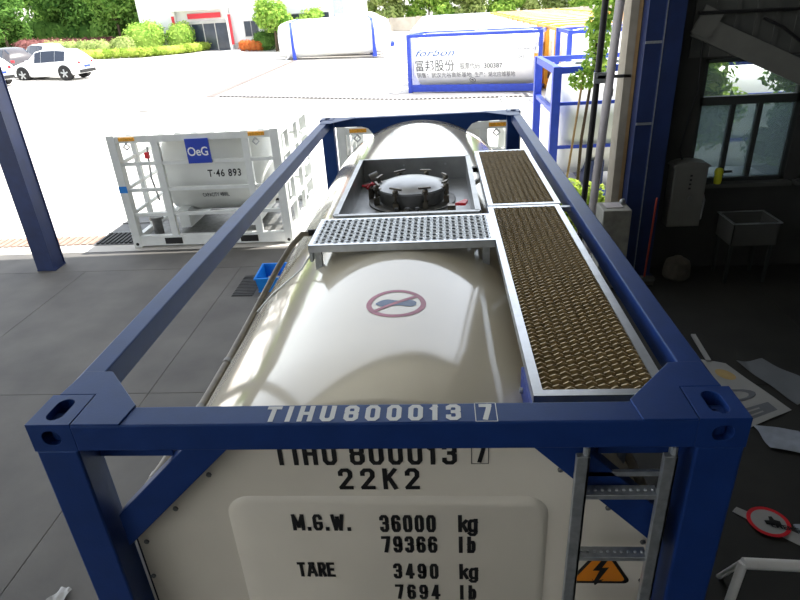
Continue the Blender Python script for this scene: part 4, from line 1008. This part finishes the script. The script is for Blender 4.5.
b = MB().box((-.3, -.25, .6), (.3, -.235, .9)).box((-.3, .235, .6), (.3, .25, .9)).box((-.3, -.25, .6), (-.285, .25, .9)).box((.285, -.25, .6), (.3, .25, .9)).box((-.3, -.25, .58), (.3, .25, .6))
b.build('basin', M['wall_in'], t)
MB().box((-.32, -.27, .895), (.32, -.245, .91)).box((-.32, .245, .895), (.32, .27, .91)).box((-.32, -.245, .895), (-.295, .245, .91)).box((.295, -.245, .895), (.32, .245, .91)).build('rim', M['galv'], t)
for x in (-.26, .26):
    for y in (-.2, .2): MB().box((x-.02, y-.02, 0), (x+.02, y+.02, .6)).build('leg', M['winframe'], t)
t = thing('long_handled_brush', 'brush with a red handle leaning against the blue column', 'brush', (3.12, 6.42, 0))
MB().tube([(0, 0, .05), (.07, .12, 1.25)], .014, 8).build('handle', M['broomred'], t, smooth=True)
MB().box((-.14, -.04, .06), (.14, .04, .12)).build('head', M['steel_d'], t, bevel=.006)
MB().box((-.13, -.035, 0), (.13, .035, .06)).build('bristles', M['sack'], t)
t = thing('cloth_sack', 'dull grey cloth sack slumped on the floor below the cabinet', 'sack', (3.64, 6.62, 0))
MB().lathe([(.02, 0), (.15, .0), (.19, .05), (.18, .2), (.16, .27), (.09, .31), (.05, .34), (.02, .35)], n=18).build('body', M['sack'], t, smooth=True)
MB().lathe([(.07, .305), (.075, .315), (.06, .325)], n=12).build('tie', M['galv'], t, smooth=True)
t = thing('concrete_block', 'rough grey concrete block at the foot of the rain pipe', 'block', (2.62, 6.52, 0))
MB().box((-.19, -.2, 0), (.19, .2, 1.16)).build('body', M['block'], t, bevel=.015)
MB().box((-.13, -.1, 1.16), (.1, .12, 1.175)).build('pale_top', M['pipe'], t, bevel=.004)  # paler thin piece on top of the block
MB().lathe([(.035, 0), (.045, .03), (.03, .07)], (.13, .08, 1.16), n=12).build('knob', M['galv'], t, smooth=True)

# ------------------------------------------------------------------ crate and litter
t = thing('plastic_crate', 'bright blue open plastic crate on the floor left of the tank', 'crate', (-2.40, 6.76, 0), .04)
hx, hy, hh = .20, .29, .24
b = MB().box((-hx+.02, -hy+.02, 0), (hx-.02, hy-.02, .015)).build('base', M['crate'], t)
for sx in (-1, 1):
    MB().add([(sx*(hx-.03), -hy+.03, 0), (sx*(hx-.03), hy-.03, 0), (sx*hx, hy, hh), (sx*hx, -hy, hh), (sx*(hx-.042), -hy+.03, 0), (sx*(hx-.042), hy-.03, 0), (sx*(hx-.012), hy, hh), (sx*(hx-.012), -hy, hh)], [(0,1,2,3), (4,5,6,7), (0,1,5,4), (1,2,6,5), (2,3,7,6), (3,0,4,7)]).build('side_wall', M['crate'], t)
    MB().add([(-hx+.03, sx*(hy-.03), 0), (hx-.03, sx*(hy-.03), 0), (hx, sx*hy, hh), (-hx, sx*hy, hh), (-hx+.03, sx*(hy-.042), 0), (hx-.03, sx*(hy-.042), 0), (hx, sx*(hy-.012), hh), (-hx, sx*(hy-.012), hh)], [(0,1,2,3), (4,5,6,7), (0,1,5,4), (1,2,6,5), (2,3,7,6), (3,0,4,7)]).build('end_wall', M['crate'], t)
MB().box((-hx-.015, -hy-.015, hh-.02), (hx+.015, -hy, hh)).box((-hx-.015, hy, hh-.02), (hx+.015, hy+.015, hh)).box((-hx-.015, -hy, hh-.02), (-hx, hy, hh)).box((hx, -hy, hh-.02), (hx+.015, hy, hh)).build('rim', M['crate'], t)
MB().box((-.1, -.1, .015), (.08, .12, .1)).build('packing', M['paper'], t, bevel=.01)
def sheet(name, label, cat, corners, m, seed, amp=.02, n=12, z=.006):
    """crumpled sheet spanning four floor corners"""
    rg = random.Random(seed); a, b_, c, d = [Vector((*p, 0)) for p in corners]
    o = (a+b_+c+d)/4; t = thing(name, label, cat, (o.x, o.y, 0)); ph = [rg.uniform(0, 6) for _ in range(4)]
    def P(u, v, off=0):
        p = (a*(1-u)+b_*u)*(1-v) + (d*(1-u)+c*u)*v - o
        zz = z + amp*(1+.5*math.sin(5*u+ph[0])*math.cos(4*v+ph[1]) + .5*math.sin(9*u+6*v+ph[2]))
        return (p.x, p.y, zz+off)
    g_ = MB(); g_.add([P(i/n, j/n) for j in range(n+1) for i in range(n+1)] + [P(i/n, j/n, -.002) for j in range(n+1) for i in range(n+1)],
        [(j*(n+1)+i, j*(n+1)+i+1, (j+1)*(n+1)+i+1, (j+1)*(n+1)+i) for j in range(n) for i in range(n)] + [(q+(n+1)**2 for q in (j*(n+1)+i, (j+1)*(n+1)+i, (j+1)*(n+1)+i+1, j*(n+1)+i+1)) for j in range(n) for i in range(n)])
    s_ = g_.build('sheet', m, t, smooth=True, fix=False)
    return t, s_, P
t, s_, P = sheet('printed_banner', 'long white banner with large grey letters on the dark floor', 'banner', [(2.98, 4.46), (3.06, 3.12), (3.66, 3.43), (3.38, 4.28)], M['paper'], 3, .006)
def on_sheet(u, v, d): return P(u, v, .004)
lettering('lettering', 'E', -.30, .30, 0, .62, lambda u, v, d: P(.86+v*.22-.06, .5-u, .004), M['grey_print'], s_, bold=.05)
lettering('lettering', 'C', -.30, .30, 0, .62, lambda u, v, d: P(.58+v*.28-.05, .5-u, .004), M['grey_print'], s_, bold=.03)
MB().add([P(.28+.1*math.cos(a), .62+.2*math.sin(a), .004) for a in np.linspace(0, 2*PI, 17)[:-1]], [tuple(range(16))]).build('round_sticker', M['brass'], s_, fix=False)
MB().bar((-.06, .50, .03), (-.03, 1.05, .05), .05, .02).build('batten', M['paper'], t)
sheet('plastic_film', 'crumpled clear plastic film behind the lettered banner', 'plastic film', [(3.5, 4.3), (3.75, 3.5), (4.15, 3.75), (3.8, 4.35)], M['grey_print'], 4, .02)
sheet('paper_sheet', 'pale bluish paper sheet below the corner of the banner', 'paper', [(3.18, 3.2), (3.18, 2.86), (3.7, 2.7), (3.55, 3.1)], M['film'], 5, .015)
t, s_, P = sheet('sticker_sheet', 'white sticker strip with a red ring and the word EMERGENCY', 'sticker', [(2.53, 2.11), (2.585, 2.16), (3.2, 1.66), (3.1, 1.56)], M['paper'], 6, .004)
MB().box((.08, -.22, .004), (.42, .10, .018)).build('backing_sheet', M['film'], t)
o_ = Vector((-.10, .14)); b = MB(); n = 32
for k in range(n):
    a0, a1 = 2*PI*k/n, 2*PI*(k+1)/n
    b.add([(o_.x+r*math.cos(a), o_.y+r*math.sin(a)-.02, .0235) for r, a in ((.125, a0), (.155, a0), (.155, a1), (.125, a1))], [(0,1,2,3)])
b.build('red_ring', M['red'], s_, fix=False)
MB().add([(o_.x+.126*math.cos(a), o_.y+.126*math.sin(a)-.02, .022) for a in np.linspace(0, 2*PI, 33)[:-1]], [tuple(range(32))]).build('disc', M['paper'], s_, fix=False)
lettering('lettering', 'EMERGENCY', -.10, .26, .0, .045, lambda u, v, d: (u, o_.y-.075-.32*(u+.10)+v, .026), M['ink'], s_, bold=.03)
MB().add([(o_.x+x, o_.y+y-.02, .026) for x, y in ((-.03, -.03), (.08, -.05), (.085, .0), (.05, .015), (.045, .05), (.02, .05), (.01, .01), (-.03, .01))], [tuple(range(8))]).build('black_mark', M['ink'], s_, fix=False)
t = thing('steel_trestle', 'white painted tubular trestle at the lower right corner', 'trestle', (2.12, 1.2, 0))
MB().tube([(0, 0, .5), (1.1, -.06, .5)], .036, 10).build('top_bar', M['white'], t, smooth=True)
MB().tube([(0, 0, .5), (-.14, -.16, 0)], .03, 10).build('leg', M['white'], t, smooth=True)
MB().tube([(1.1, -.06, .5), (1.2, -.2, 0)], .02, 10).build('leg', M['white'], t, smooth=True)
MB().tube([(.02, .02, .5), (.06, .3, 0)], .02, 10).build('leg', M['white'], t, smooth=True)
MB().tube([(1.08, -.04, .5), (1.1, .3, 0)], .02, 10).build('leg', M['white'], t, smooth=True)
sheet('plastic_scrap', 'small white plastic scrap on the floor at the lower left', 'scrap', [(-2.74, 1.2), (-2.62, 1.15), (-2.6, 1.32), (-2.70, 1.34)], M['paper'], 8, .02, 6)
sheet('yard_scrap', 'small dark scrap lying alone on the bright yard beyond the caged tank', 'scrap', [(-12.2, 23.1), (-11.7, 23.1), (-11.6, 23.4), (-12.1, 23.4)], M['steel_d'], 9, .02, 4, gz(-12, 23)+.06)
